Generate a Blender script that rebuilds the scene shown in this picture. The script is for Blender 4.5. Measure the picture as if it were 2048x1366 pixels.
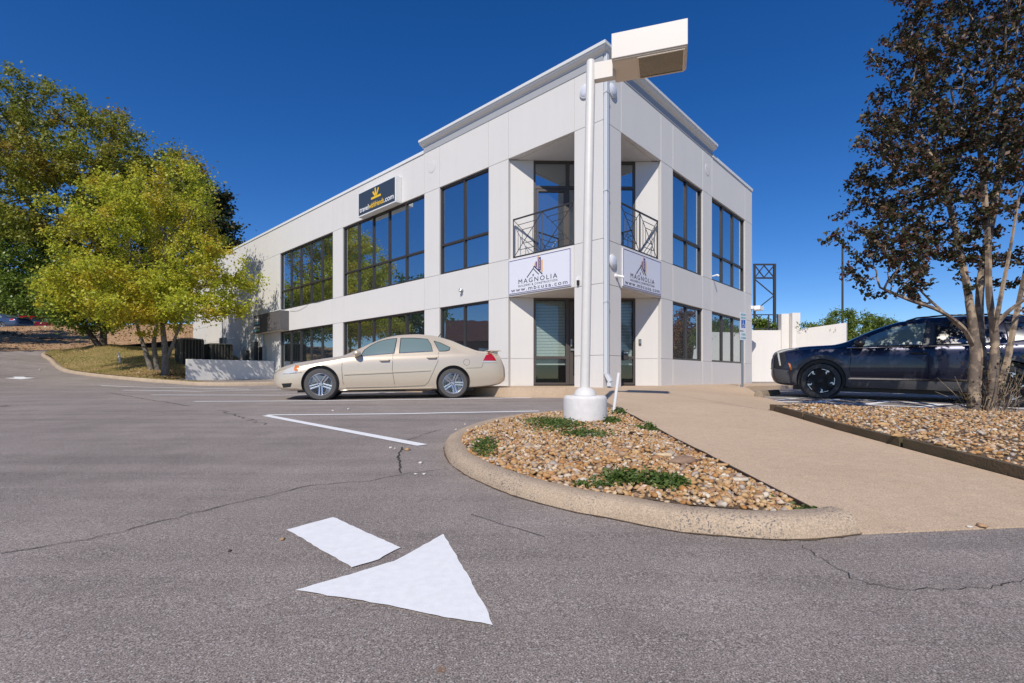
import bpy, bmesh, math, random
import numpy as np
from mathutils import Vector, Matrix
from mathutils.bvhtree import BVHTree
from mathutils.geometry import delaunay_2d_cdt

for o in list(bpy.data.objects):
    bpy.data.objects.remove(o, do_unlink=True)
scene = bpy.context.scene
COL = scene.collection
random.seed(7)
RNG = np.random.default_rng(7)

# ------------------------------------------------------------------ camera
F_PX, CX, HY, CAMZ = 981.3, 1024.0, 754.0, 0.72
cam_d = bpy.data.cameras.new('camera')
cam_d.sensor_width = 36.0
cam_d.lens = 36.0 * F_PX / 2048.0
cam_d.shift_y = (HY - 683.0) / 2048.0
cam_d.clip_start = 0.05
cam_d.clip_end = 3000
cam = bpy.data.objects.new('camera', cam_d)
cam.location = (0, 0, CAMZ)
cam.rotation_euler = (math.radians(90), 0, 0)
COL.objects.link(cam)
scene.camera = cam

# ------------------------------------------------------------------ sky, sun, exposure
SUN_EL = math.radians(43.5)
SUN_TO = Vector((-0.262, -0.965, 0)).normalized()          # horizontal direction towards the sun
world = bpy.data.worlds.new('World')
scene.world = world
world.use_nodes = True
wn = world.node_tree
sky = wn.nodes.new('ShaderNodeTexSky')
sky.sky_type = 'NISHITA'
sky.sun_disc = False
sky.sun_elevation = SUN_EL
sky.sun_rotation = math.atan2(SUN_TO.x, SUN_TO.y)
sky.altitude = 1500
sky.air_density = 1.0
sky.dust_density = 0.1
sky.ozone_density = 4.0
hs = wn.nodes.new('ShaderNodeHueSaturation')
hs.inputs['Saturation'].default_value = 1.31
hs.inputs['Hue'].default_value = 0.511
bg = wn.nodes['Background']
bg.inputs['Strength'].default_value = 0.122
wn.links.new(sky.outputs[0], hs.inputs['Color'])
wn.links.new(hs.outputs[0], bg.inputs['Color'])
sun_d = bpy.data.lights.new('sun', 'SUN')
sun_d.energy = 4.4
sun_d.angle = math.radians(0.55)
sun_d.color = (1.0, 0.925, 0.815)
sun = bpy.data.objects.new('sun', sun_d)
COL.objects.link(sun)
sun.location = (-10, -30, 40)
sd = Vector((SUN_TO.x * math.cos(SUN_EL), SUN_TO.y * math.cos(SUN_EL), math.sin(SUN_EL)))
sun.rotation_euler = sd.to_track_quat('Z', 'Y').to_euler()
scene.view_settings.view_transform = 'Standard'
scene.view_settings.look = 'None'
scene.view_settings.gamma = 1
scene.view_settings.exposure = 0.0
scene.view_settings.use_curve_mapping = False
scene.render.engine = 'CYCLES'

# ------------------------------------------------------------------ ground model (metres)
def sst(a, b, v):
    t = np.clip((v - a) / (b - a), 0, 1)
    return t * t * (3 - 2 * t)
def asphalt_z(x, y):
    t = 0.733 * (-x) + 0.68 * y
    e = np.maximum(0, t - 20)
    rise = np.where(e < 22, 0.00375 * e * e, 0.00375 * 484 + 0.165 * (e - 22))
    rise = rise * sst(-6, -10, x)
    rise = np.minimum(rise, 3.2)
    return 0.022 * np.clip(y, -20, 40) + rise + 0.06 * sst(4, 6.3, x) * sst(8, 10, y)
def P(px, py, d):
    return Vector(((px - CX) / F_PX * d, d, CAMZ - (py - HY) / F_PX * d))
def G(px, py, dz=0.0):
    lo, hi = 0.3, 80.0
    a, b = (px - CX) / F_PX, (py - HY) / F_PX
    prev = lo
    d = lo
    while d < hi:
        if CAMZ - b * d <= float(asphalt_z(a * d, d)) + dz:
            l, h = prev, d
            for _ in range(30):
                m = (l + h) / 2
                if CAMZ - b * m <= float(asphalt_z(a * m, m)) + dz: h = m
                else: l = m
            d = (l + h) / 2
            return Vector((a * d, d, CAMZ - b * d))
        prev = d
        d += 0.1
    return Vector((a * hi, hi, CAMZ - b * hi))
def tps(pts):
    p = np.array(pts, float)
    n = len(p)
    def U(r2): return np.where(r2 > 1e-9, r2 * np.log(r2 + 1e-12), 0) * 0.5
    K = U(((p[:, None, :2] - p[None, :, :2]) ** 2).sum(-1)) + np.eye(n) * 1e-3
    Q = np.c_[np.ones(n), p[:, :2]]
    A = np.block([[K, Q], [Q.T, np.zeros((3, 3))]])
    w = np.linalg.solve(A, np.r_[p[:, 2], 0, 0, 0])
    def f(x, y):
        x = np.asarray(x, float); y = np.asarray(y, float)
        sh = x.shape
        q = np.c_[x.ravel(), y.ravel()]
        k = U(((q[:, None, :] - p[None, :, :2]) ** 2).sum(-1))
        r = k @ w[:n] + w[n] + q @ w[n + 1:]
        return r.reshape(sh)
    return f

# ------------------------------------------------------------------ materials
def nodes_of(m): return m.node_tree.nodes, m.node_tree.links
def mat(name, col, rough=0.6, metal=0.0, var=0.0, vscale=8.0, bump=0.0, bscale=60.0, spec=0.5, coat=0.0, col2=None, detail=4):
    m = bpy.data.materials.new(name)
    m.use_nodes = True
    n, l = nodes_of(m)
    b = n['Principled BSDF']
    b.inputs['Base Color'].default_value = (*col, 1)
    b.inputs['Roughness'].default_value = rough
    b.inputs['Metallic'].default_value = metal
    b.inputs['Specular IOR Level'].default_value = spec
    b.inputs['Coat Weight'].default_value = coat
    b.inputs['Coat Roughness'].default_value = 0.04
    if var > 0 or col2 or bump > 0:
        tc = n.new('ShaderNodeTexCoord')
        geo = n.new('ShaderNodeNewGeometry')
    if var > 0 or col2:
        nz = n.new('ShaderNodeTexNoise')
        nz.inputs['Scale'].default_value = vscale
        nz.inputs['Detail'].default_value = detail
        nz.inputs['Roughness'].default_value = 0.6
        l.new(geo.outputs['Position'], nz.inputs['Vector'])
        rp = n.new('ShaderNodeValToRGB')
        rp.color_ramp.elements[0].position = 0.3
        rp.color_ramp.elements[1].position = 0.7
        c2 = col2 if col2 else tuple(min(1, c * (1 + var)) for c in col)
        c1 = col if col2 else tuple(c * (1 - var) for c in col)
        rp.color_ramp.elements[0].color = (*c1, 1)
        rp.color_ramp.elements[1].color = (*c2, 1)
        l.new(nz.outputs['Fac'], rp.inputs['Fac'])
        l.new(rp.outputs[0], b.inputs['Base Color'])
    if bump > 0:
        nb = n.new('ShaderNodeTexNoise')
        nb.inputs['Scale'].default_value = bscale
        nb.inputs['Detail'].default_value = 3
        l.new(geo.outputs['Position'], nb.inputs['Vector'])
        bp = n.new('ShaderNodeBump')
        bp.inputs['Strength'].default_value = bump
        bp.inputs['Distance'].default_value = 0.01
        l.new(nb.outputs['Fac'], bp.inputs['Height'])
        l.new(bp.outputs[0], b.inputs['Normal'])
    return m

def mix_rgb(n, l, fac, a, b, blend='MIX'):
    m = n.new('ShaderNodeMix'); m.data_type = 'RGBA'; m.blend_type = blend
    for sock, v in ((m.inputs[0], fac), (m.inputs[6], a), (m.inputs[7], b)):
        if hasattr(v, 'is_linked'): l.new(v, sock)
        elif isinstance(v, (int, float)): sock.default_value = v
        else: sock.default_value = (*v, 1)
    return m.outputs[2]
def noise(n, l, vec, scale, detail=3, rough=0.5, dist=0.0):
    t = n.new('ShaderNodeTexNoise')
    t.inputs['Scale'].default_value = scale; t.inputs['Detail'].default_value = detail
    t.inputs['Roughness'].default_value = rough; t.inputs['Distortion'].default_value = dist
    l.new(vec, t.inputs['Vector'])
    return t.outputs['Fac']
def ramp(n, l, fac, stops):
    r = n.new('ShaderNodeValToRGB')
    e = r.color_ramp.elements
    e[0].position, e[1].position = stops[0][0], stops[-1][0]
    def c4(c): return (c, c, c, 1) if isinstance(c, (int, float)) else (*c, 1)
    e[0].color, e[1].color = c4(stops[0][1]), c4(stops[-1][1])
    for p_, c in stops[1:-1]:
        x = e.new(p_); x.color = c4(c)
    l.new(fac, r.inputs['Fac'])
    return r.outputs[0]

def asphalt_material():
    m = bpy.data.materials.new('asphalt'); m.use_nodes = True
    n, l = nodes_of(m); b = n['Principled BSDF']
    pos = n.new('ShaderNodeNewGeometry').outputs['Position']
    big = noise(n, l, pos, 0.35, 4, 0.55)
    mid = noise(n, l, pos, 2.2, 5, 0.6, 0.4)
    fine = noise(n, l, pos, 230, 2, 0.7)
    c = ramp(n, l, big, [(0.3, (0.232, 0.199, 0.178)), (0.7, (0.315, 0.270, 0.242))])
    c = mix_rgb(n, l, 0.8, c, ramp(n, l, mid, [(0.25, 0.80), (0.75, 1.17)]), 'MULTIPLY')
    c = mix_rgb(n, l, 0.9, c, ramp(n, l, fine, [(0.36, 0.36), (0.5, 0.95), (0.64, 1.65)]), 'MULTIPLY')
    c = mix_rgb(n, l, 0.6, c, ramp(n, l, noise(n, l, pos, 75, 2, 0.6), [(0.35, 0.72), (0.65, 1.25)]), 'MULTIPLY')
    # light aggregate chips
    vo = n.new('ShaderNodeTexVoronoi'); vo.inputs['Scale'].default_value = 150
    l.new(pos, vo.inputs['Vector'])
    sep = n.new('ShaderNodeSeparateColor'); l.new(vo.outputs['Color'], sep.inputs[0])
    chip = n.new('ShaderNodeMath'); chip.operation = 'GREATER_THAN'; chip.inputs[1].default_value = 0.86
    l.new(sep.outputs[0], chip.inputs[0])
    near = n.new('ShaderNodeMath'); near.operation = 'LESS_THAN'; near.inputs[1].default_value = 0.36
    l.new(vo.outputs['Distance'], near.inputs[0])
    ch = n.new('ShaderNodeMath'); ch.operation = 'MULTIPLY'
    l.new(chip.outputs[0], ch.inputs[0]); l.new(near.outputs[0], ch.inputs[1])
    c = mix_rgb(n, l, ch.outputs[0], c, (0.50, 0.47, 0.44))
    # tyre streaks along the aisle
    mp = n.new('ShaderNodeMapping'); mp.inputs['Rotation'].default_value[2] = math.radians(43)
    mp.inputs['Scale'].default_value = (0.12, 1.7, 1)
    l.new(pos, mp.inputs['Vector'])
    st = noise(n, l, mp.outputs[0], 1.6, 4, 0.6)
    c = mix_rgb(n, l, 0.7, c, ramp(n, l, st, [(0.34, 0.76), (0.5, 1.0), (0.66, 1.10)]), 'MULTIPLY')
    # oil drips and rust stain with shapes of their own
    def blob(cx, cy, rx, ry, sc=9):
        mp = n.new('ShaderNodeMapping'); mp.inputs['Location'].default_value = (-cx / rx, -cy / ry, 0)
        mp.inputs['Scale'].default_value = (1 / rx, 1 / ry, 0)
        l.new(pos, mp.inputs['Vector'])
        ln = n.new('ShaderNodeVectorMath'); ln.operation = 'LENGTH'; l.new(mp.outputs[0], ln.inputs[0])
        nz = noise(n, l, pos, sc, 5, 0.75)
        ad = n.new('ShaderNodeMath'); ad.operation = 'MULTIPLY_ADD'; ad.inputs[1].default_value = 1.8
        l.new(nz, ad.inputs[0]); l.new(ln.outputs['Value'], ad.inputs[2])
        return ramp(n, l, ad.outputs[0], [(0.95, 1.0), (1.35, 0.0)])
    g = G(880, 1338); c = mix_rgb(n, l, mix_rgb(n, l, 0.5, (0, 0, 0), blob(g.x, g.y, 0.08, 0.10, 40)), c, (0.26, 0.12, 0.035))
    g = G(1515, 1112); c = mix_rgb(n, l, blob(g.x, g.y, 0.10, 0.06, 22), c, (0.012, 0.012, 0.013))
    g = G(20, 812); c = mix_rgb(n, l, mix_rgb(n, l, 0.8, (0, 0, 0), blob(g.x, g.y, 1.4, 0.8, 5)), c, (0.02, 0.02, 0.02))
    l.new(c, b.inputs['Base Color'])
    b.inputs['Roughness'].default_value = 0.82
    b.inputs['Specular IOR Level'].default_value = 0.35
    bp = n.new('ShaderNodeBump'); bp.inputs['Strength'].default_value = 0.7; bp.inputs['Distance'].default_value = 0.004
    l.new(fine, bp.inputs['Height']); l.new(bp.outputs[0], b.inputs['Normal'])
    return m

def concrete_material(name, c1, c2, speck=0.0, bumpy=0.35):
    m = bpy.data.materials.new(name); m.use_nodes = True
    n, l = nodes_of(m); b = n['Principled BSDF']
    pos = n.new('ShaderNodeNewGeometry').outputs['Position']
    big = noise(n, l, pos, 1.1, 6, 0.65, 0.3)
    c = ramp(n, l, big, [(0.28, c1), (0.72, c2)])
    fine = noise(n, l, pos, 140, 2, 0.6)
    c = mix_rgb(n, l, 0.85, c, ramp(n, l, fine, [(0.33, 0.66), (0.5, 0.99), (0.67, 1.26)]), 'MULTIPLY')
    mid = noise(n, l, pos, 14, 4, 0.7)
    c = mix_rgb(n, l, 0.6, c, ramp(n, l, mid, [(0.3, 0.85), (0.7, 1.1)]), 'MULTIPLY')
    if speck:
        vo = n.new('ShaderNodeTexVoronoi'); vo.inputs['Scale'].default_value = 170
        l.new(pos, vo.inputs['Vector'])
        sep = n.new('ShaderNodeSeparateColor'); l.new(vo.outputs['Color'], sep.inputs[0])
        k = ramp(n, l, sep.outputs[1], [(0.84, 0.0), (0.87, 1.0)])
        pt = noise(n, l, pos, 3.5, 2)
        k2 = mix_rgb(n, l, 1.0, k, ramp(n, l, pt, [(0.42, 0.0), (0.6, 1.0)]), 'MULTIPLY')
        c = mix_rgb(n, l, mix_rgb(n, l, speck, (0, 0, 0), k2), c, (0.10, 0.10, 0.11))
    l.new(c, b.inputs['Base Color'])
    b.inputs['Roughness'].default_value = 0.85
    b.inputs['Specular IOR Level'].default_value = 0.3
    bp = n.new('ShaderNodeBump'); bp.inputs['Strength'].default_value = bumpy; bp.inputs['Distance'].default_value = 0.004
    l.new(fine, bp.inputs['Height']); l.new(bp.outputs[0], b.inputs['Normal'])
    return m

def stucco_material(name, c, streak=0.5):
    m = bpy.data.materials.new(name); m.use_nodes = True
    n, l = nodes_of(m); b = n['Principled BSDF']
    pos = n.new('ShaderNodeNewGeometry').outputs['Position']
    big = noise(n, l, pos, 0.7, 5, 0.6)
    cc = ramp(n, l, big, [(0.3, tuple(x * 0.965 for x in c)), (0.7, c)])
    mp = n.new('ShaderNodeMapping'); mp.inputs['Scale'].default_value = (5, 5, 0.35)
    l.new(pos, mp.inputs['Vector'])
    st = noise(n, l, mp.outputs[0], 1.0, 5, 0.7)
    cc = mix_rgb(n, l, streak, cc, ramp(n, l, st, [(0.3, 0.955), (0.6, 1.01)]), 'MULTIPLY')
    l.new(cc, b.inputs['Base Color'])
    b.inputs['Roughness'].default_value = 0.8
    b.inputs['Specular IOR Level'].default_value = 0.25
    fine = noise(n, l, pos, 120, 3, 0.7)
    bp = n.new('ShaderNodeBump'); bp.inputs['Strength'].default_value = 0.15; bp.inputs['Distance'].default_value = 0.004
    l.new(fine, bp.inputs['Height']); l.new(bp.outputs[0], b.inputs['Normal'])
    return m

def glass_material(name, refl=0.55, body=(0.012, 0.015, 0.018), wobble=0.003, tint=(0.85, 0.95, 1.0)):
    """coated tinted window glass: strong clear reflection over a dark body"""
    m = bpy.data.materials.new(name); m.use_nodes = True
    n, l = nodes_of(m)
    out = n['Material Output']; b = n['Principled BSDF']
    b.inputs['Base Color'].default_value = (*body, 1)
    b.inputs['Roughness'].default_value = 0.3
    gl = n.new('ShaderNodeBsdfGlossy'); gl.inputs['Color'].default_value = (*tint, 1)
    gl.inputs['Roughness'].default_value = 0.0
    fr = n.new('ShaderNodeFresnel'); fr.inputs['IOR'].default_value = 1.5
    ad = n.new('ShaderNodeMath'); ad.operation = 'ADD'; ad.use_clamp = True
    ad.inputs[1].default_value = refl
    l.new(fr.outputs[0], ad.inputs[0])
    mx = n.new('ShaderNodeMixShader')
    l.new(ad.outputs[0], mx.inputs[0]); l.new(b.outputs[0], mx.inputs[1]); l.new(gl.outputs[0], mx.inputs[2])
    l.new(mx.outputs[0], out.inputs['Surface'])
    if wobble:
        pos = n.new('ShaderNodeNewGeometry').outputs['Position']
        nz = noise(n, l, pos, 0.8, 2)
        bp = n.new('ShaderNodeBump'); bp.inputs['Strength'].default_value = 1.0; bp.inputs['Distance'].default_value = wobble
        l.new(nz, bp.inputs['Height'])
        l.new(bp.outputs[0], gl.inputs['Normal'])
    return m

def clear_glass(name, refl=0.1, tint=(0.75, 0.85, 0.85)):
    m = bpy.data.materials.new(name); m.use_nodes = True
    n, l = nodes_of(m); out = n['Material Output']
    tr = n.new('ShaderNodeBsdfTransparent'); tr.inputs['Color'].default_value = (*tint, 1)
    gl = n.new('ShaderNodeBsdfGlossy'); gl.inputs['Roughness'].default_value = 0.0
    lw_ = n.new('ShaderNodeLayerWeight'); lw_.inputs['Blend'].default_value = 0.5
    pw = n.new('ShaderNodeMath'); pw.operation = 'POWER'; pw.inputs[1].default_value = 4
    l.new(lw_.outputs['Facing'], pw.inputs[0])
    ad = n.new('ShaderNodeMath'); ad.operation = 'MULTIPLY_ADD'; ad.use_clamp = True; ad.inputs[1].default_value = 0.6; ad.inputs[2].default_value = refl
    l.new(pw.outputs[0], ad.inputs[0])
    mx = n.new('ShaderNodeMixShader')
    l.new(ad.outputs[0], mx.inputs[0]); l.new(tr.outputs[0], mx.inputs[1]); l.new(gl.outputs[0], mx.inputs[2])
    l.new(mx.outputs[0], out.inputs['Surface'])
    return m

def island_material(name, stops, rough=0.75, bump=0.3, noise_mix=0.35, nscale=35):
    """every loose piece (mesh island) takes its own colour"""
    m = bpy.data.materials.new(name); m.use_nodes = True
    n, l = nodes_of(m); b = n['Principled BSDF']
    geo = n.new('ShaderNodeNewGeometry'); oi = n.new('ShaderNodeObjectInfo')
    ad = n.new('ShaderNodeMath'); ad.operation = 'ADD'
    l.new(geo.outputs['Random Per Island'], ad.inputs[0]); l.new(oi.outputs['Random'], ad.inputs[1])
    fr = n.new('ShaderNodeMath'); fr.operation = 'FRACT'; l.new(ad.outputs[0], fr.inputs[0])
    c = ramp(n, l, fr.outputs[0], stops)
    nz = noise(n, l, geo.outputs['Position'], nscale, 4, 0.7)
    c = mix_rgb(n, l, noise_mix, c, ramp(n, l, nz, [(0.3, 0.6), (0.7, 1.35)]), 'MULTIPLY')
    l.new(c, b.inputs['Base Color'])
    b.inputs['Roughness'].default_value = rough
    b.inputs['Specular IOR Level'].default_value = 0.3
    if bump:
        nb = noise(n, l, geo.outputs['Position'], 160, 3)
        bp = n.new('ShaderNodeBump'); bp.inputs['Strength'].default_value = bump; bp.inputs['Distance'].default_value = 0.003
        l.new(nb, bp.inputs['Height']); l.new(bp.outputs[0], b.inputs['Normal'])
    return m

def leaf_material(name, stops, patch=None, patch_scale=0.5, trans=0.35, rough=0.45, patch_lo=0.45, patch_hi=0.6):
    """leaf colours differ leaf by leaf; patch = second palette in noise-shaped areas (autumn colour)"""
    m = bpy.data.materials.new(name); m.use_nodes = True
    n, l = nodes_of(m); out = n['Material Output']; b = n['Principled BSDF']
    geo = n.new('ShaderNodeNewGeometry')
    c = ramp(n, l, geo.outputs['Random Per Island'], stops)
    if patch:
        c2 = ramp(n, l, geo.outputs['Random Per Island'], patch)
        f = ramp(n, l, noise(n, l, geo.outputs['Position'], patch_scale, 3, 0.6), [(patch_lo, 0.0), (patch_hi, 1.0)])
        c = mix_rgb(n, l, f, c, c2)
    l.new(c, b.inputs['Base Color'])
    b.inputs['Roughness'].default_value = rough
    b.inputs['Specular IOR Level'].default_value = 0.35
    tl = n.new('ShaderNodeBsdfTranslucent')
    l.new(c, tl.inputs['Color'])
    mx = n.new('ShaderNodeMixShader'); mx.inputs[0].default_value = trans
    l.new(b.outputs[0], mx.inputs[1]); l.new(tl.outputs[0], mx.inputs[2])
    l.new(mx.outputs[0], out.inputs['Surface'])
    return m

M = {}
M['asphalt'] = asphalt_material()
M['walk'] = concrete_material('tan_concrete', (0.49, 0.365, 0.250), (0.57, 0.43, 0.300))
M['kerb'] = concrete_material('kerb_concrete', (0.39, 0.30, 0.212), (0.48, 0.375, 0.27), speck=0.8)
M['old_concrete'] = concrete_material('weathered_concrete', (0.24, 0.19, 0.13), (0.38, 0.30, 0.22), speck=0.5)
M['line'] = mat('road_paint', (0.80, 0.80, 0.80), 0.7, var=0.05, vscale=30, bump=0.15, bscale=260)
M['crack'] = mat('crack_filler', (0.05, 0.043, 0.037), 0.95)
M['wall'] = stucco_material('white_stucco', (0.66, 0.645, 0.625))
M['joint'] = mat('joint_sealant', (0.50, 0.49, 0.48), 0.9)
M['wall_cream'] = stucco_material('cream_stucco', (0.76, 0.73, 0.69), 0.7)
M['trim'] = mat('white_trim', (0.72, 0.73, 0.73), 0.45)
M['bronze'] = mat('bronze_aluminium', (0.058, 0.051, 0.048), 0.42, 0.3)
M['bronze_lit'] = mat('worn_sunlit_bronze', (0.085, 0.073, 0.068), 0.5, 0.3)  # lighter copy of the bronze: wear plus sunlight put into the colour
M['glass'] = glass_material('tinted_window_glass', 0.50)
M['glass_low'] = glass_material('ground_floor_glass', 0.34)
M['glass_door'] = clear_glass('entrance_glass', 0.05, (0.82, 0.86, 0.84))
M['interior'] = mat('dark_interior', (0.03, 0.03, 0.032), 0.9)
M['blind'] = mat('blind_slats', (0.70, 0.73, 0.72), 0.6)
M['iron'] = mat('grey_iron', (0.055, 0.053, 0.055), 0.5, 0.4)
M['downspout'] = mat('downspout_paint', (0.60, 0.63, 0.66), 0.4)
M['pole'] = mat('pole_paint', (0.66, 0.64, 0.61), 0.45, var=0.03, vscale=9)
M['lamp'] = mat('lamp_housing', (0.66, 0.62, 0.57), 0.5)
M['lamp_door'] = mat('lamp_door_frame', (0.74, 0.64, 0.51), 0.5)
M['canopy'] = mat('grey_canopy', (0.105, 0.100, 0.104), 0.7, var=0.05)
M['soil'] = mat('brown_soil', (0.115, 0.075, 0.042), 0.95, var=0.35, vscale=14, bump=0.8, bscale=70)
M['steel'] = mat('galvanised_steel', (0.42, 0.45, 0.47), 0.4, 0.8)
M['black'] = mat('black_plastic', (0.015, 0.015, 0.016), 0.5)
M['rubber'] = mat('tyre_rubber', (0.075, 0.072, 0.07), 0.75, bump=0.2, bscale=90)
M['white'] = mat('white_paint', (0.80, 0.80, 0.80), 0.5)

# ------------------------------------------------------------------ mesh helpers
class MB:
    def __init__(self): self.v = []; self.f = []
    def add(self, verts, faces):
        o = len(self.v)
        self.v += [tuple(p) for p in verts]
        self.f += [tuple(i + o for i in fc) for fc in faces]
        return self
    def box(self, a, b, fr=None):
        x0, y0, z0 = a; x1, y1, z1 = b
        vs = [(x, y, z) for z in (z0, z1) for x, y in ((x0, y0), (x1, y0), (x1, y1), (x0, y1))]
        if fr: vs = [fr(*p) for p in vs]
        return self.add(vs, [(0, 3, 2, 1), (4, 5, 6, 7), (0, 1, 5, 4), (1, 2, 6, 5), (2, 3, 7, 6), (3, 0, 4, 7)])
    def bar(self, a, b, w, h=None, up=(0, 0, 1)):
        a = Vector(a); b = Vector(b); h = w if h is None else h
        d = (b - a).normalized(); u = Vector(up)
        if abs(d.dot(u)) > 0.98: u = Vector((1, 0, 0))
        s = d.cross(u).normalized() * (w / 2); t = s.cross(d).normalized() * (h / 2)
        vs = [a - s - t, a + s - t, a + s + t, a - s + t, b - s - t, b + s - t, b + s + t, b - s + t]
        return self.add(vs, [(0, 3, 2, 1), (4, 5, 6, 7), (0, 1, 5, 4), (1, 2, 6, 5), (2, 3, 7, 6), (3, 0, 4, 7)])
    def tube(self, pts, rad, k=8, cap=True):
        pts = [Vector(p) for p in pts]
        if not hasattr(rad, '__len__'): rad = [rad] * len(pts)
        rings = []
        ref = None
        for i, p in enumerate(pts):
            d = (pts[min(i + 1, len(pts) - 1)] - pts[max(i - 1, 0)]).normalized()
            if ref is None or abs(d.dot(ref)) > 0.97:
                ref = Vector((0, 0, 1)) if abs(d.z) < 0.9 else Vector((1, 0, 0))
            s = d.cross(ref).normalized(); t = s.cross(d).normalized()
            ref = t
            rings.append([p + (s * math.cos(2 * math.pi * j / k) + t * math.sin(2 * math.pi * j / k)) * rad[i] for j in range(k)])
        vs = [q for r in rings for q in r]; fs = []
        for i in range(len(pts) - 1):
            for j in range(k):
                fs.append((i * k + j, i * k + (j + 1) % k, (i + 1) * k + (j + 1) % k, (i + 1) * k + j))
        if cap:
            fs.append(tuple(range(k))[::-1]); fs.append(tuple((len(pts) - 1) * k + j for j in range(k)))
        return self.add(vs, fs)
    def lathe(self, prof, k=24, mtx=None):
        vs = []; fs = []
        for r, z in prof:
            for j in range(k):
                a = 2 * math.pi * j / k
                vs.append(Vector((r * math.cos(a), r * math.sin(a), z)))
        n = len(prof)
        for i in range(n - 1):
            for j in range(k):
                fs.append((i * k + j, i * k + (j + 1) % k, (i + 1) * k + (j + 1) % k, (i + 1) * k + j))
        if prof[0][0] > 1e-6: fs.append(tuple(range(k))[::-1])
        if prof[-1][0] > 1e-6: fs.append(tuple((n - 1) * k + j for j in range(k)))
        if mtx is not None: vs = [mtx @ v for v in vs]
        return self.add(vs, fs)
    def prism(self, poly, fr, h0, h1):
        """poly in (u,v); fr(u,v,h) -> world"""
        n = len(poly)
        vs = [fr(u, v, h0) for u, v in poly] + [fr(u, v, h1) for u, v in poly]
        fs = [tuple(range(n))[::-1], tuple(range(n, 2 * n))]
        fs += [(i, (i + 1) % n, n + (i + 1) % n, n + i) for i in range(n)]
        return self.add(vs, fs)
    def build(self, name, m, parent=None, smooth=False, fix=True, bevel=0.0):
        me = bpy.data.meshes.new(name)
        me.from_pydata(self.v, [], self.f)
        if fix:
            bm = bmesh.new(); bm.from_mesh(me)
            bmesh.ops.recalc_face_normals(bm, faces=bm.faces)
            if bevel > 0:
                bmesh.ops.remove_doubles(bm, verts=bm.verts, dist=1e-5)
                ed = [e for e in bm.edges if len(e.link_faces) == 2 and e.calc_face_angle(0) > 0.6]
                bmesh.ops.bevel(bm, geom=ed, offset=bevel, segments=2, affect='EDGES', profile=0.5)
            bm.to_mesh(me); bm.free()
        if smooth:
            me.shade_smooth()
            try: me.set_sharp_from_angle(angle=math.radians(40))
            except Exception: pass
        me.materials.append(M[m] if isinstance(m, str) else m)
        return link(name, me, parent)
def link(name, data, parent=None):
    o = bpy.data.objects.new(name, data)
    COL.objects.link(o)
    if parent is not None: o.parent = parent          # parents sit at identity unless placed later
    return o
def thing(name, label, cat, group=None, loc=(0, 0, 0)):
    o = bpy.data.objects.new(name, None)
    o.empty_display_size = 0.2
    COL.objects.link(o)
    o.location = loc
    o['label'] = label; o['category'] = cat
    if group: o['group'] = group
    return o
def tag(o, label=None, cat=None, group=None, kind=None):
    if label: o['label'] = label
    if cat: o['category'] = cat
    if group: o['group'] = group
    if kind: o['kind'] = kind
    return o
def rebase(root, loc):
    """put a thing's Empty at its base, keeping its world-space parts where they are"""
    root.location = loc
    inv = Matrix.Translation(-Vector(loc))
    for c in root.children: c.matrix_parent_inverse = inv
def text_mesh(txt, size, bold=0.0, extrude=0.002, width=None, spacing=1.0, shear=0.0):
    cu = bpy.data.curves.new('lettering', 'FONT')
    cu.body = txt; cu.size = size; cu.extrude = extrude; cu.offset = bold
    cu.space_character = spacing; cu.resolution_u = 3; cu.shear = shear
    ob = bpy.data.objects.new('lettering', cu)
    COL.objects.link(ob)
    dg = bpy.context.evaluated_depsgraph_get()
    me = bpy.data.meshes.new_from_object(ob.evaluated_get(dg))
    bpy.data.objects.remove(ob, do_unlink=True); bpy.data.curves.remove(cu)
    co = np.empty(len(me.vertices) * 3); me.vertices.foreach_get('co', co); co = co.reshape(-1, 3)
    co[:, 0] -= co[:, 0].min()
    w = co[:, 0].max()
    if width: co[:, 0] *= width / w; w = width
    me.vertices.foreach_set('co', co.ravel()); me.materials.clear()
    return me, w
def put_text(txt, size, m, parent, frame, x, y, align='L', name='lettering', **kw):
    """frame: 4x4 with local x along the writing, y up, z out of the sign"""
    me, w = text_mesh(txt, size, **kw)
    off = {'L': 0, 'C': -w / 2, 'R': -w}[align]
    me.transform(frame @ Matrix.Translation((x + off, y, 0)))
    me.materials.append(M[m] if isinstance(m, str) else m)
    return link(name, me, parent)
def poly_mesh(outline, zf, step=0.3, inside=True):
    """triangulated sheet over a polygon with heights from zf"""
    pts = [Vector((p[0], p[1])) for p in outline]
    n = len(pts)
    edges = [(i, (i + 1) % n) for i in range(n)]
    xs = [p.x for p in pts]; ys = [p.y for p in pts]
    def inpoly(x, y):
        c = False
        for i in range(n):
            a, b = pts[i], pts[i - 1]
            if (a.y > y) != (b.y > y) and x < (b.x - a.x) * (y - a.y) / (b.y - a.y) + a.x: c = not c
        return c
    X = np.arange(min(xs), max(xs), step); Y = np.arange(min(ys), max(ys), step)
    extra = [Vector((x + 0.01, y + 0.013)) for x in X for y in Y if inpoly(x, y)]
    r = delaunay_2d_cdt(pts + extra, edges, [list(range(n))], 2, 1e-5)
    v2 = np.array([(p.x, p.y) for p in r[0]])
    z = zf(v2[:, 0], v2[:, 1])
    return [(a, b, c) for (a, b), c in zip(v2, z)], [tuple(f) for f in r[2]], inpoly
def densify(pts, step):
    out = []
    n = len(pts)
    for i in range(n):
        a = Vector(pts[i][:2]); b = Vector(pts[(i + 1) % n][:2])
        k = max(1, int((b - a).length / step))
        for j in range(k): out.append(tuple(a.lerp(b, j / k)))
    return out
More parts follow.
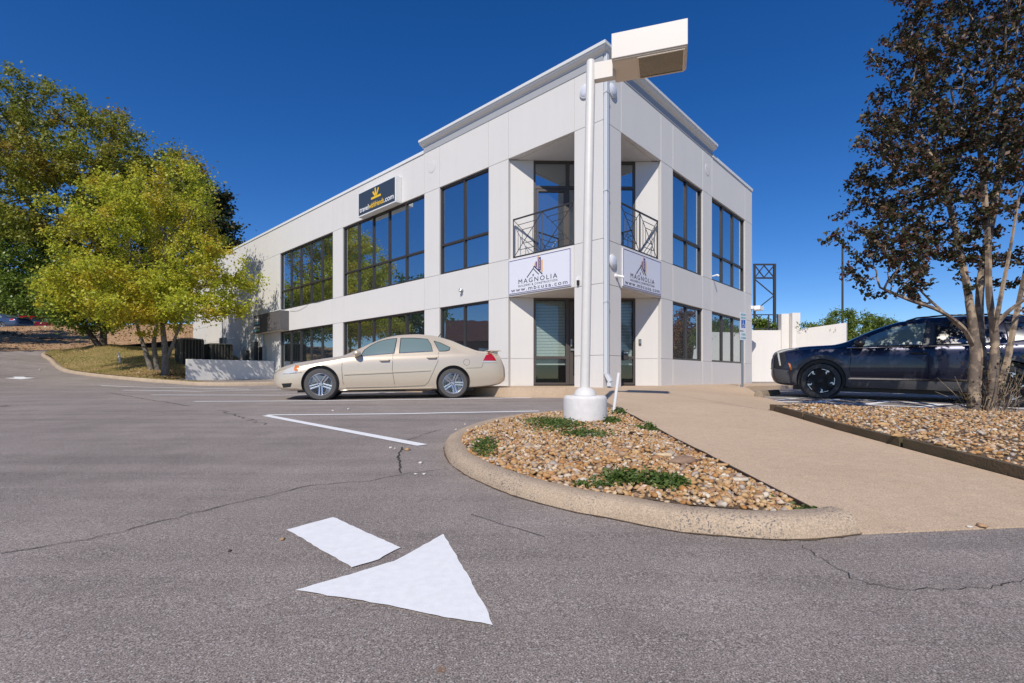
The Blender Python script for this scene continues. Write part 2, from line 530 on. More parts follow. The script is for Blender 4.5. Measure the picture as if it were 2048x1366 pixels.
def smooth_line(pts, sub=6):
    pts = [Vector(p) for p in pts]
    out = []
    for i in range(len(pts) - 1):
        p0 = pts[max(i - 1, 0)]; p1 = pts[i]; p2 = pts[i + 1]; p3 = pts[min(i + 2, len(pts) - 1)]
        for j in range(sub):
            t = j / sub
            out.append(0.5 * ((2 * p1) + (p2 - p0) * t + (2 * p0 - 5 * p1 + 4 * p2 - p3) * t * t + (3 * p1 - p0 - 3 * p2 + p3) * t ** 3))
    out.append(pts[-1])
    return out
# ================================================================== SETTING: ground
def struct(o): o['kind'] = 'structure'; return o
gm = MB(); gm.add([(-900, -700, -1.6), (900, -700, -1.6), (900, 1200, -1.6), (-900, 1200, -1.6)], [(0, 1, 2, 3)])
M['far_ground'] = mat('far_ground', (0.10, 0.10, 0.05), 0.95, var=0.3, vscale=0.05)
struct(gm.build('ground', 'far_ground', fix=False))
xs = np.arange(-70, 46, 0.5); ys = np.arange(-12, 72, 0.5)
XX, YY = np.meshgrid(xs, ys); ZZ = asphalt_z(XX, YY)
vs = np.c_[XX.ravel(), YY.ravel(), ZZ.ravel()]
W_ = len(xs); fs = [(j * W_ + i, j * W_ + i + 1, (j + 1) * W_ + i + 1, (j + 1) * W_ + i) for j in range(len(ys) - 1) for i in range(W_ - 1)]
road = struct(MB().add(vs, fs).build('parking_lot', 'asphalt', smooth=True, fix=False))

def ribbon(pts, w, name, m='line', dz=0.005, parent=None, taper=None):
    """painted line / crack laid on the asphalt"""
    pts = [Vector((p[0], p[1])) for p in pts]
    dense = []
    for a, b in zip(pts[:-1], pts[1:]):
        k = max(1, int((b - a).length / 0.25))
        dense += [a.lerp(b, j / k) for j in range(k)]
    dense.append(pts[-1])
    vs = []; fs = []
    for i, p in enumerate(dense):
        d = (dense[min(i + 1, len(dense) - 1)] - dense[max(i - 1, 0)]).normalized()
        nrm = Vector((-d.y, d.x))
        ww = w / 2 if taper is None else w / 2 * taper(i / (len(dense) - 1))
        for s in (-1, 1):
            q = p + nrm * ww * s
            vs.append((q.x, q.y, float(asphalt_z(q.x, q.y)) + dz))
        if i: fs.append((2 * i - 2, 2 * i - 1, 2 * i + 1, 2 * i))
    return MB().add(vs, fs).build(name, m, parent, fix=False)
def flat_poly(pxs, name, m='line', dz=0.005, parent=None, jag=0.0):
    pts = [G(*p) for p in pxs]
    out = densify(pts, 0.03) if jag else [(p.x, p.y) for p in pts]
    if jag: out = [(x + random.uniform(-jag, jag), y + random.uniform(-jag, jag)) for x, y in out]
    v, f, _ = poly_mesh(out, lambda x, y: asphalt_z(x, y) + dz, 0.4)
    return MB().add(v, f).build(name, m, parent, fix=False)
flat_poly([(574, 1061), (667, 1036), (800, 1097), (757, 1121), (703, 1137)], 'painted_arrow_shaft', parent=road, jag=0.003)
flat_poly([(591, 1183), (700, 1151), (790, 1124), (840, 1097), (884, 1071), (888, 1071), (920, 1127), (955, 1188), (987, 1253), (890, 1238), (760, 1210)], 'painted_arrow_head', parent=road, jag=0.003)
flat_poly([(8, 756.4), (30, 755.4), (26, 753.6), (48, 753.6), (52, 755.2), (71, 755.6), (42, 758.6)], 'painted_arrow', parent=road)
def g2(px, py): p = G(px, py); return (p.x, p.y)
ribbon([g2(532, 831.5), g2(845, 891)], 0.115, 'painted_line', parent=road)
ribbon([g2(533, 830.5), g2(800, 828), g2(1078, 822.5)], 0.115, 'painted_line', parent=road)
ribbon([g2(388, 803.3), g2(700, 801.5), g2(1062, 795.6)], 0.115, 'painted_line', parent=road)
ribbon([g2(303, 790), g2(560, 790.5), (-3.2, 13.4)], 0.115, 'painted_line', parent=road)
ribbon([g2(245, 780.5), g2(400, 783), (-5.6, 16.1)], 0.115, 'painted_line', parent=road)
ribbon([g2(202, 771.3), g2(370, 776), g2(500, 779)], 0.115, 'painted_line', parent=road)
# access aisle hatching and stall lines on the right-hand side
ribbon([(5.25, 10.9), (7.3, 9.3), (10.5, 6.8)], 0.115, 'painted_line', parent=road)
ribbon([(5.0, 9.7), (7.2, 8.4), (10.3, 6.3)], 0.115, 'painted_line', parent=road)
for k in range(6):
    x = 5.15 + k * 0.62; y = 10.0 - k * 0.42
    ribbon([(x - 0.02, y - 0.28), (x + 0.75, y + 0.15)], 0.115, 'painted_line', parent=road)
ribbon([(7.6, 12.9), (9.2, 11.8), (12.0, 9.9)], 0.115, 'painted_line', parent=road)

# cracks
def wig(pts, amp=0.012, step=0.07):
    out = []
    for a, b in zip(pts[:-1], pts[1:]):
        a = Vector(a); b = Vector(b); k = max(1, int((b - a).length / step))
        for j in range(k):
            p = a.lerp(b, j / k); out.append((p.x + random.uniform(-amp, amp), p.y + random.uniform(-amp, amp)))
    out.append(pts[-1]); return out
tp = lambda t: 0.5 + 0.9 * random.random()
ribbon(wig([g2(893, 938), g2(840, 945), g2(800, 951), g2(740, 962), g2(620, 972), g2(500, 1000), g2(380, 1028), g2(240, 1066), g2(110, 1092), g2(0, 1108)], .016, .05), 0.006, 'crack', 'crack', 0.004, road, tp)
ribbon(wig([g2(806, 895), g2(797, 912), g2(799, 930), g2(803, 947)], 0.01, 0.04), 0.016, 'crack', 'crack', 0.004, road, tp)
ribbon(wig([g2(815, 882), g2(850, 868), g2(885, 858)], 0.02, 0.06), 0.007, 'crack', 'crack', 0.004, road, tp)
ribbon(wig([g2(940, 1030), g2(1010, 1050), g2(1090, 1075)], 0.01), 0.0035, 'crack', 'crack', 0.004, road, tp)
ribbon(wig([g2(1600, 1090), g2(1660, 1130), g2(1720, 1165), g2(1800, 1180), g2(1960, 1178), g2(2048, 1160)], 0.014, 0.025), 0.003, 'crack', 'crack', 0.004, road, tp)
ribbon(wig([g2(440, 820), g2(500, 840), g2(528, 850)], 0.05, 0.1), 0.012, 'crack', 'crack', 0.004, road, tp)
ribbon(wig([g2(215, 785), g2(300, 800), g2(380, 812)], 0.03, 0.2), 0.02, 'crack', 'crack', 0.004, road, tp)

# ------------------------------------------------------------------ building frames
OX, OY, ZS = 2.133, 11.5, 0.474
Ld = Vector((-0.733, 0.680, 0)).normalized(); nL = Vector((Ld.y * -1, Ld.x, 0)); nL = Vector((-0.680, -0.733, 0)).normalized()
Rd = Vector((0.680, 0.733, 0)).normalized(); nR = Vector((0.733, -0.680, 0)).normalized()
O3 = Vector((OX, OY, ZS))
def FL(s, p, z): return O3 + Ld * s + nL * p + Vector((0, 0, z))
def FR(s, p, z): return O3 + Rd * s + nR * p + Vector((0, 0, z))

# ------------------------------------------------------------------ walkway (ramp and building apron as one poured sheet)
walk_ctrl = [(1.5, 2.1, .052), (1.5, 3.5, .115), (1.5, 5, .185), (1.5, 7, .285), (1.5, 9, .38), (1.5, 10.9, .462), (3.0, 2.3, .056), (3.13, 3, .088), (3.3, 5, .185), (3.53, 6.6, .258),
             (4.9, 8.35, .20), (5.46, 10.3, .262), (5.85, 11.66, .31), (5.95, 12.4, .42), (6.1, 12.9, .468), (3.4, 8.6, .345), (3.6, 10.5, .425), (4.2, 12, .462), (-.09, 11.3, .468), (1.2, 11.2, .468),
             (2.1, 11.5, .470), (8.5, 14.8, .474), (9.5, 19.4, .476), (10, 15.5, .474), (14, 20, .50), (-4, 15, .47), (-8.9, 18.8, .47), (-12, 23, .40), (-12, 18.6, .34), (4, 14, .474), (0, 14, .474), (6, 16, .474)]
walkz = tps(walk_ctrl)
def perp(s, p): q = FL(s, p, 0); return (q.x, q.y)
def perpR(s, p): q = FR(s, p, 0); return (q.x, q.y)
kerb_l = [g2(400, 771.3), g2(470, 771.5), g2(560, 769.5)]
walk_out = [(1.5, 2.1), (3.05, 2.28), (3.13, 3.0), (3.3, 5.0), (3.53, 6.6), (3.62, 6.95), (4.9, 8.35), (5.46, 10.3), (5.85, 11.66), (6.1, 12.9), (8.5, 14.8), (11.0, 17.0), (13.0, 18.6), (13.2, 19.6), (11.9, 21.2), (9.2, 21.2), perpR(10.7, -0.15), perpR(2.9, -0.15),
            perp(2.95, -0.15), perp(19.6, -0.15), perp(19.6, 0.8), (-12.6, 20.6)] + kerb_l + [perp(9, 1.65), (-.09, 11.3), (1.2, 11.22), (1.5, 10.95), (1.5, 7.0), (1.5, 4.5)]
walk_out = densify(walk_out, 0.35)
wv, wf, walk_in = poly_mesh(walk_out, walkz, 0.4)
wm = MB().add(wv, wf)
n_ = len(walk_out); zz = walkz(np.array([p[0] for p in walk_out]), np.array([p[1] for p in walk_out]))
for i in range(n_):
    j = (i + 1) % n_
    a, b = walk_out[i], walk_out[j]
    wm.add([(*a, zz[i]), (*b, zz[j]), (*b, zz[j] - 0.5), (*a, zz[i] - 0.5)], [(0, 1, 2, 3)])
walkway = struct(wm.build('walkway', 'walk', fix=False))
# tooled joints in the walkway
def walk_line(a, b, w=0.012, name='control_joint'):
    a = Vector(a); b = Vector(b); k = max(2, int((b - a).length / 0.3)); vs = []; fs = []
    nrm = Vector((-(b - a).y, (b - a).x)).normalized() * w / 2
    for i in range(k + 1):
        p = a.lerp(b, i / k)
        for s in (-1, 1):
            q = p + nrm * s; vs.append((q.x, q.y, float(walkz(q.x, q.y)) + 0.004))
        if i: fs.append((2 * i - 2, 2 * i - 1, 2 * i + 1, 2 * i))
    MB().add(vs, fs).build(name, 'crack', walkway, fix=False)
walk_line((3.53, 6.62), (3.15, 8.6), 0.008); walk_line((3.15, 8.6), (3.0, 9.3), 0.006)

# ------------------------------------------------------------------ kerbs
def kerb(pts, name, w=0.16, h=0.085, side=1, m='kerb', joints=2.4, zf=asphalt_z):
    pts = [Vector((p[0], p[1])) for p in pts]
    prof = [(0, -.06), (0.004, h * .3), (.022, h * .78), (.05, h * .97), (.08, h), (w - .02, h), (w, h - .012), (w, -.06)]
    vs = []; fs = []; k = len(prof)
    for i, p in enumerate(pts):
        d = (pts[min(i + 1, len(pts) - 1)] - pts[max(i - 1, 0)]).normalized()
        nrm = Vector((-d.y, d.x)) * side
        zb = float(zf(p.x, p.y))
        for u, z in prof:
            q = p + nrm * u
            vs.append((q.x, q.y, zb + z + (random.uniform(-.002, .002) if z > 0 else 0)))
        if i:
            for j in range(k - 1): fs.append(((i - 1) * k + j, i * k + j, i * k + j + 1, (i - 1) * k + j + 1))
    fs.append(tuple(range(k))); fs.append(tuple((len(pts) - 1) * k + j for j in range(k))[::-1])
    return struct(MB().add(vs, fs).build(name, m, smooth=True))
bed_k = [g2(1722, 1069), g2(1641, 1078), g2(1549.6, 1080), g2(1450, 1073), g2(1340, 1061.6), g2(1213, 1036), g2(1135, 1021.6), g2(1022, 990), g2(943, 956.6), g2(919.5, 942), g2(899.8, 927.6), g2(888.6, 902.6),
         (-.605, 4.43), (-.60, 4.75), (-.54, 5.15), (-.42, 5.6), (-.2, 6.15), (.15, 6.65), (.65, 7.05), (1.48, 7.25)]
bed_line = [(p.x, p.y) for p in smooth_line([(a, b, 0) for a, b in bed_k], 5)]
kerb(bed_line, 'kerb', side=-1)
ribbon(wig([(p[0], p[1]) for p in bed_line[:70]], .006, .04), .016, 'dirt_seam', 'soil', 0.004, road, tp)
isl_px = [(560, 769.8), (470, 771.5), (400, 771), (342, 767.2), (293, 763.5), (215, 756), (156, 749), (127, 743.5), (111, 735.5), (98, 722), (88, 708)]
isl = [g2(*p) for p in isl_px]
isl = isl + [(isl[-1][0] + 1.0, isl[-1][1] + 2.2), (isl[-1][0] + 4, isl[-1][1] + 3.8)]
isl_line = [(p.x, p.y) for p in smooth_line([(a, b, 0) for a, b in isl], 5)]
kerb(isl_line, 'kerb', side=-1, w=0.18, h=0.13)

# ------------------------------------------------------------------ grass island and bank
g_ctrl = [(p[0], p[1], float(asphalt_z(*p)) + 0.13) for p in isl] + [tuple(P(*q)) for q in ((322, 746, 22.5), (198, 690, 28), (241, 727, 24.6), (150, 737, 23.8), (372, 762, 22.4), (380, 690, 31), (300, 700, 29), (140, 700, 30), (430, 722, 26.5))] + [(-12.2, 24.9, .40), (-11, 20.4, .36)]
grassz = tps(g_ctrl)
off = []
for i, p in enumerate(isl_line):
    a = Vector(isl_line[max(i - 1, 0)]); b = Vector(isl_line[min(i + 1, len(isl_line) - 1)]); d = (b - a).normalized()
    off.append((p[0] + d.y * 0.15, p[1] - d.x * 0.15))
off = [o for o in off if o[0] < -11.6]
gout = [(-12.0, 20.6)] + off + [tuple(P(200, 693, 33.5))[:2], tuple(P(300, 684, 35))[:2], tuple(P(385, 676, 36.5))[:2], perp(32, -0.05), perp(19.6, -0.05)]
M['grass'] = mat('dry_grass_ground', (0.30, 0.22, 0.095), 0.95, col2=(0.34, 0.27, 0.11), vscale=1.2, bump=1.0, bscale=50)
gv, gf, grass_in = poly_mesh(gout, grassz, 0.8)
struct(MB().add(gv, gf).build('lawn', 'grass', smooth=True, fix=False))
bank_ctrl = [(q.x, q.y, q.z + .02) for q in (G(-500, 706), G(-250, 704), G(0, 702.5), G(100, 701))] + [tuple(P(*q)) for q in ((200, 692, 34), (300, 683, 35.5), (385, 675, 37), (-500, 660, 37), (-250, 656, 38), (0, 655, 39), (130, 653, 40), (300, 650, 42), (420, 648, 43), (60, 676, 34.5), (-200, 676, 33.5), (300, 664, 39))]
bankz0 = tps(bank_ctrl)
bankz = lambda x, y: np.maximum(bankz0(x, y), asphalt_z(x, y) + 0.03)
bout = [tuple(q)[:2] for q in (G(-500, 706), G(-250, 704), G(0, 702.5), G(92, 701), P(200, 692, 33.4), P(300, 683, 34.9), P(385, 675, 36.4), P(470, 670, 38), P(470, 648, 43.5), P(300, 650, 42.5), P(130, 653, 40.5), P(0, 655, 39.5), P(-250, 656, 38.5), P(-500, 660, 37.5))]
bv, bf, bank_in = poly_mesh(densify(bout, 1.5), bankz, 1.0)
M['bank'] = mat('pine_straw_bank', (0.33, 0.19, 0.095), 0.95, col2=(0.44, 0.29, 0.16), vscale=2.5, bump=1.0, bscale=30, detail=8)
struct(MB().add(bv, bf).build('bank', 'bank', smooth=True, fix=False))
UPZ = P(0, 655, 39.5).z + 0.03
up = [P(-900, 655, 36), P(-500, 655, 37.2), P(-250, 655, 38.2), P(0, 655, 39.2), P(130, 655, 40.2), P(300, 655, 42.2), P(480, 655, 43.2), P(480, 655, 95), P(-900, 655, 95)]
M['asphalt_far'] = mat('far_asphalt', (0.17, 0.165, 0.16), 0.9, var=0.15, vscale=0.4)
struct(MB().add([(q.x, q.y, UPZ) for q in up], [tuple(range(len(up)))]).build('upper_lot', 'asphalt_far', fix=False))

# grass blades (uncountable)
def blades(name, pts, h0, h1, m, kind='stuff', w=0.012, parent=None, lean=0.5):
    n = len(pts); pts = np.array(pts)
    a = RNG.uniform(0, 2 * np.pi, n); h = RNG.uniform(h0, h1, n); ln = RNG.uniform(0, lean, n) * h; b = RNG.uniform(0, 2 * np.pi, n)
    v = np.zeros((n, 3, 3))
    v[:, 0] = pts - np.c_[np.cos(a), np.sin(a), np.zeros(n)] * w
    v[:, 1] = pts + np.c_[np.cos(a), np.sin(a), np.zeros(n)] * w
    v[:, 2] = pts + np.c_[np.cos(b) * ln, np.sin(b) * ln, h]
    me = bpy.data.meshes.new(name)
    me.from_pydata(v.reshape(-1, 3).tolist(), [], np.arange(n * 3).reshape(-1, 3).tolist())
    me.materials.append(M[m])
    o = link(name, me, parent)
    if kind: o['kind'] = kind
    return o
def sample_poly(inp, bbox, n, rng=random):
    out = []
    while len(out) < n:
        x = rng.uniform(bbox[0], bbox[1]); y = rng.uniform(bbox[2], bbox[3])
        if inp(x, y): out.append((x, y))
    return out
M['grass_blade'] = leaf_material('grass_blades', [(0.0, (0.42, 0.33, 0.13)), (0.5, (0.36, 0.31, 0.10)), (1.0, (0.26, 0.27, 0.07))], patch=[(0.0, (0.50, 0.36, 0.17)), (1.0, (0.44, 0.34, 0.14))], patch_scale=0.6, trans=0.3)
gx = [p[0] for p in gout]; gy = [p[1] for p in gout]
sp = sample_poly(grass_in, (max(min(gx), -30), max(gx), min(gy), 30), 60000)
spa = np.array(sp); spz = grassz(spa[:, 0], spa[:, 1])
tag(blades('grass', np.c_[spa, spz], 0.03, 0.075, 'grass_blade', w=0.012), 'short dry lawn grass on the kerbed island by the trees', 'grass')
# leaf litter below the trees and on the bank
M['litter'] = island_material('fallen_leaves', [(0, (0.32, 0.18, 0.09)), (0.4, (0.42, 0.27, 0.14)), (0.7, (0.25, 0.14, 0.075)), (0.9, (0.50, 0.36, 0.2)), (1, (0.60, 0.48, 0.3))], bump=0)
def litter(name, pts, s0, s1, m, label):
    n = len(pts); pts = np.array(pts)
    a = RNG.uniform(0, 2 * np.pi, n); s = RNG.uniform(s0, s1, n)
    u = np.c_[np.cos(a), np.sin(a), RNG.normal(0, .35, n)] * s[:, None]; w = np.c_[-np.sin(a), np.cos(a), RNG.normal(0, .35, n)] * s[:, None] * .6
    v = np.stack([pts - u, pts - w, pts + u, pts + w], 1)
    me = bpy.data.meshes.new(name)
    me.from_pydata(v.reshape(-1, 3).tolist(), [], np.arange(n * 4).reshape(-1, 4).tolist())
    me.materials.append(M[m]); o = link(name, me); tag(o, label, 'leaf litter', kind='stuff'); return o
lp = []
tb = P(330, 752, 22.4)
for _ in range(1500):
    x = random.gauss(tb.x + 0.8, 1.1); y = random.gauss(tb.y - .2, 1.0)
    if grass_in(x, y): lp.append((x, y, float(grassz(x, y)) + random.uniform(.01, .05)))
litter('leaf_litter', lp, 0.03, 0.07, 'litter', 'brown fallen leaves round the foot of the yellow tree')
bx = [p[0] for p in bout]; by = [p[1] for p in bout]
sb = np.array(sample_poly(bank_in, (max(min(bx), -48), max(bx), min(by), max(by)), 14000)); sz = bankz(sb[:, 0], sb[:, 1])
litter('pine_straw', np.c_[sb, sz + .015], 0.025, 0.075, 'litter', 'pine straw and fallen leaves covering the brown bank')
# ================================================================== OFFICE BUILDING
bld = thing('office_building', 'white two-storey office building with a recessed corner entrance and tinted windows', 'building')
Z = dict(sill=0.76, head=2.45, usill=3.50, uhead=6.28, low=7.60, tall=7.80)
G_ = 0.005                                                        # half a panel joint
def panel(fr, s0, s1, z0, z1, name='panel', p0=-0.09, p1=0.0):
    return MB().box((s0 + G_, p0, z0 + G_), (s1 - G_, p1, z1 - G_), fr).build(name, 'wall', bld, bevel=0.006)
def window(fr, s0, s1, z0, z1, cols, trans=None, m='glass', low_vent=False):
    """window frame (part) with panes (sub-parts)"""
    fw, mw = 0.055, 0.028
    f = MB(); pa, pb = -0.15, -0.055
    f.box((s0 + .003, pa, z0 + .003), (s0 + fw, pb, z1 - .003), fr); f.box((s1 - fw, pa, z0 + .003), (s1 - .003, pb, z1 - .003), fr)
    f.box((s0 + fw, pa, z0 + .003), (s1 - fw, pb + .012, z0 + fw), fr); f.box((s0 + fw, pa, z1 - fw), (s1 - fw, pb, z1 - .003), fr)
    cs = [s0 + fw + (s1 - s0 - 2 * fw) * i / cols for i in range(cols + 1)]
    for c in cs[1:-1]: f.box((c - mw, pa, z0 + fw), (c + mw, pb - .004, z1 - fw), fr)
    zs_ = [z0 + fw, z1 - fw]
    if trans:
        for i in range(cols):
            a = cs[i] + (mw if i else 0); b = cs[i + 1] - (mw if i < cols - 1 else 0)
            f.box((a, pa, trans - .03), (b, pb + .006, trans + .03), fr)
        zs_ = [z0 + fw, trans, z1 - fw]
    w = f.build('window', 'bronze', bld)
    for i in range(cols):
        for j in range(len(zs_) - 1):
            MB().box((cs[i] + .01, -0.118, zs_[j] + .01), (cs[i + 1] - .01, -0.108, zs_[j + 1] - .01), fr).build('pane', m, w)
    return w
def solid_core(fr, s0, s1, z0, z1, p0=-0.30, p1=-0.012, name='wall', m='joint'):
    return MB().box((s0, p0, z0), (s1, p1, z1), fr).build(name, m, bld)
zb = -0.25
def facade(fr, cols, end_top):
    for (s0, s1, kind, top) in cols:
        if kind == 'W2': cw, lo = 2, Z['sill']
        if kind == 'pier':
            rows = [zb, Z['sill'], Z['head'], Z['usill'], Z['uhead'], top]
            for a, b in zip(rows[:-1], rows[1:]): panel(fr, s0, s1, a, b)
            solid_core(fr, s0 + .004, s1 - .004, zb, top - .01)
        elif kind.startswith('W'):
            n = int(kind[1]); lo = 0.06 if kind.endswith('d') else Z['sill']
            panel(fr, s0, s1, zb, lo); panel(fr, s0, s1, Z['head'], Z['usill']); panel(fr, s0, s1, Z['uhead'], top)
            solid_core(fr, s0 + .004, s1 - .004, zb, lo - .01); solid_core(fr, s0 + .004, s1 - .004, Z['head'] + .01, Z['usill'] - .01); solid_core(fr, s0 + .004, s1 - .004, Z['uhead'] + .01, top - .01)
            window(fr, s0, s1, lo, Z['head'], n, None, 'glass_low'); window(fr, s0, s1, Z['usill'], Z['uhead'], n, 4.43, 'glass')
        elif kind == 'open':
            panel(fr, s0, s1, Z['head'], Z['usill']); panel(fr, s0, s1, Z['uhead'], top)
            MB().box((s0 + .004, -0.22, Z['head'] + .02), (s1 - .004, -0.092, Z['usill'] - .004), fr).build('wall', 'wall', bld)
            MB().box((s0 + .004, -0.30, Z['uhead'] + .02), (s1 - .004, -0.092, top - .01), fr).build('wall', 'wall', bld)
T, LO = Z['tall'], Z['low']
facade(FL, [(0.82, 3.05, 'open', T), (3.05, 3.83, 'pier', T), (3.83, 6.06, 'W2', T), (6.06, 6.85, 'pier', T), (6.85, 12.24, 'W5', LO), (12.24, 13.07, 'pier', LO), (13.07, 18.40, 'W5d', LO), (18.40, 19.30, 'pier', LO), (19.30, 26.4, 'pier', LO), (26.4, 33.0, 'pier', LO)], LO)
facade(FR, [(0.82, 2.97, 'open', T), (2.97, 3.73, 'pier', T), (3.73, 5.92, 'W2', T), (5.92, 6.70, 'pier', T), (6.70, 10.03, 'W3', LO), (10.03, 10.86, 'pier', LO)], LO)
# free-standing corner column, panels on both outer faces and inner faces
rows = [zb, Z['sill'], Z['head'], Z['usill'], Z['uhead'], T]
def FC(u, v, z): return O3 + Ld * u + Rd * v + Vector((0, 0, z))
for a, b in zip(rows[:-1], rows[1:]):
    MB().box((0, 0, a + G_), (0.82, 0.82, b - G_), FC).build('panel', 'wall', bld, bevel=0.006)
MB().box((0.02, 0.02, zb), (0.80, 0.80, T - .02), FC).build('column_core', 'joint', bld)
# diagonal recess wall behind the column
A = FL(3.05, -0.09, 0); B = FR(2.97, -0.09, 0)
A = Vector((A.x, A.y, 0)); B = Vector((B.x, B.y, 0)); Dd = (B - A).normalized(); Dn = Vector((Dd.y, -Dd.x, 0))
DLEN = (B - A).length
def FD(u, p, z): return Vector((A.x, A.y, ZS)) + Dd * u + Dn * p + Vector((0, 0, z))
def du_of(px):                                                   # parameter along the diagonal wall seen at image column px
    a = (px - CX) / F_PX
    return (a * A.y - A.x) / (Dd.x - a * Dd.y)
U0, U1 = du_of(1067), du_of(1271)
for a, b in ((zb, .76), (.76, 2.45)):
    MB().box((0.0, -.15, a + G_), (U0, 0, b - G_), FD).build('panel', 'wall', bld); MB().box((U1, -.15, a + G_), (DLEN, 0, b - G_), FD).build('panel', 'wall', bld)
for a, b in ((3.40, 6.27),):
    MB().box((0.0, -.15, a), (U0, 0, b), FD).build('panel', 'wall', bld); MB().box((U1, -.15, a), (DLEN, 0, b), FD).build('panel', 'wall', bld)
MB().box((0, -.2, zb), (U0, -.012, 2.6), FD).build('wall', 'joint', bld); MB().box((U1, -.2, zb), (DLEN, -.012, 2.6), FD).build('wall', 'joint', bld)
# soffits and balcony slab (triangular)
def tri(zlo, zhi, inset, name):
    a = FL(3.04, -inset, 0); b = FR(2.96, -inset, 0); c = O3 - nL * inset - nR * inset
    a.z = b.z = c.z = 0
    pts = [c, b + Vector((.02, .35, 0)), a + Vector((0, .35, 0))]
    MB().prism([(q.x, q.y) for q in pts], lambda u, v, h: Vector((u, v, ZS + h)), zlo, zhi).build(name, 'wall', bld)
tri(2.451, 2.62, .012, 'soffit'); tri(3.30, 3.40, .225, 'balcony_floor'); tri(6.281, 6.42, .012, 'soffit')
# entrance storeys: glazing in the diagonal wall
dw = DLEN
def diag_glazing(z0, z1, floor):
    f = MB(); pa, pb = -0.12, -0.02; fw = .06
    u = [U0, U0 + (U1 - U0) * .335, U0 + (U1 - U0) * .72, U1]
    for a, b in ((u[0], u[0] + fw), (u[1] - .05, u[1] + .05), (u[2] - .05, u[2] + .05), (u[3] - fw, u[3])): f.box((a, pa, z0), (b, pb, z1), FD)
    segs = [(u[0] + fw, u[1] - .05), (u[1] + .05, u[2] - .05), (u[2] + .05, u[3] - fw)]
    for a, b in segs:
        f.box((a, pa, z1 - fw), (b, pb, z1), FD); f.box((a, pa, z0), (b, pb, z0 + fw), FD)
        if floor == 1: f.box((a, pa, z1 - .78), (b, pb, z1 - .70), FD)
        elif a != segs[1][0]: f.box((a, pa, z0 + .72), (b, pb, z0 + .80), FD)
    fr_ = f.build('entrance_frame', 'bronze_lit', bld)
    for i, (a, b) in enumerate(segs):
        cuts = [z0 + fw, z1 - .74, z1 - fw] if floor == 1 else ([z0 + fw, z0 + .76, z1 - fw] if i != 1 else [z0 + fw, z1 - fw])
        for c, d in zip(cuts[:-1], cuts[1:]):
            MB().box((a - .01, -.075, c), (b + .01, -.065, d), FD).build('pane', 'glass_mid' if floor == 1 else 'glass_door', fr_)
    return u, fr_
M['glass_mid'] = glass_material('balcony_door_glass', 0.36, body=(0.02, 0.022, 0.02))
u, ef = diag_glazing(0.03, 2.45, 0)
u2, ef2 = diag_glazing(3.41, 6.28, 1)
# door leaf with push bar, closer and paper notice
dr = MB(); a, b = u[1] + .055, u[2] - .055
for q in ((a, .05, a + .10, 2.36), (b - .10, .05, b, 2.36)): dr.box((q[0], -.062, q[1]), (q[2], -.012, q[3]), FD)
dr.box((a + .10, -.062, .05), (b - .10, -.012, .28), FD); dr.box((a + .10, -.062, 2.24), (b - .10, -.012, 2.36), FD)
door = dr.build('door', 'bronze_lit', bld)
MB().box((a + .02, -.005, .98), (b - .04, .035, 1.03), FD).build('push_bar', 'steel', door)
MB().box((a + .02, -.01, 1.1), (a + .06, .05, 1.3), FD).build('door_handle', 'steel', door)
up_door = MB(); a2, b2 = u2[0] + .08, u2[1] + .0
for q in ((a2, 3.47, a2 + .06, 5.48), (b2 - .11, 3.47, b2 - .05, 5.48)): up_door.box((q[0], -.064, q[1]), (q[2], -.004, q[3]), FD)
up_door.box((a2 + .06, -.064, 5.42), (b2 - .11, -.004, 5.48), FD)
up_door.build('door', 'bronze_lit', bld)
# blinds and dim room behind the entrance glass
bl = MB()
for seg in ((u[0] + .07, u[1] - .06), (u[2] + .06, u[3] - .07)):
    z = 0.62
    while z < 2.36:
        bl.add([FD(seg[0], -.14, z), FD(seg[1], -.14, z), FD(seg[1], -.16, z + .034), FD(seg[0], -.16, z + .034)], [(0, 1, 2, 3)]); z += 0.042
    bl.box((seg[0], -.165, .585), (seg[1], -.135, .61), FD)
tag(bl.build('window_blind', 'blind', bld, fix=False), kind='stuff')
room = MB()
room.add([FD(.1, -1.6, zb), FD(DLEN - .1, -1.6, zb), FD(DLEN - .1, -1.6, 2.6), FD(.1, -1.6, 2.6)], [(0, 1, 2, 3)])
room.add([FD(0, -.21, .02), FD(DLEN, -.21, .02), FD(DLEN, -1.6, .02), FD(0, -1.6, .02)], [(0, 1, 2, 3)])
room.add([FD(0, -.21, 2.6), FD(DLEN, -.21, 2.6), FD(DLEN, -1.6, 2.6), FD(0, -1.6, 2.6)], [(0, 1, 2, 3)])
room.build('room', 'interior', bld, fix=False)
# roof and rear walls
rf = MB()
rp = [FL(.2, -.3, 0), FR(10.7, -.3, 0), FR(10.7, -.3, 0) + Ld * 32, FL(32.8, -.3, 0)]
rf.prism([(q.x, q.y) for q in rp], lambda a, b, h: Vector((a, b, ZS + h)), 7.05, 7.25)
rf.build('roof', 'joint', bld)
def FE(s, p, z): return FR(10.86, 0, 0) + Ld * s + nL * -1 * 0 + Rd * p + Vector((0, 0, z))
MB().box((.01, -.3, zb), (32, -.01, LO), FE).build('rear_wall', 'wall', bld)
def FW(s, p, z): return FL(33.0, 0, 0) + Rd * s + Ld * p + Vector((0, 0, z))
MB().box((.02, -.3, zb), (10.5, 0.0, LO), FW).build('rear_wall', 'wall', bld)
# taller corner return walls
MB().box((6.84, -6.0, LO - .3), (6.852, -.09, T), FL).build('parapet_return', 'wall', bld); MB().box((6.688, -6.0, LO - .3), (6.70, -.09, T), FR).build('parapet_return', 'wall', bld)
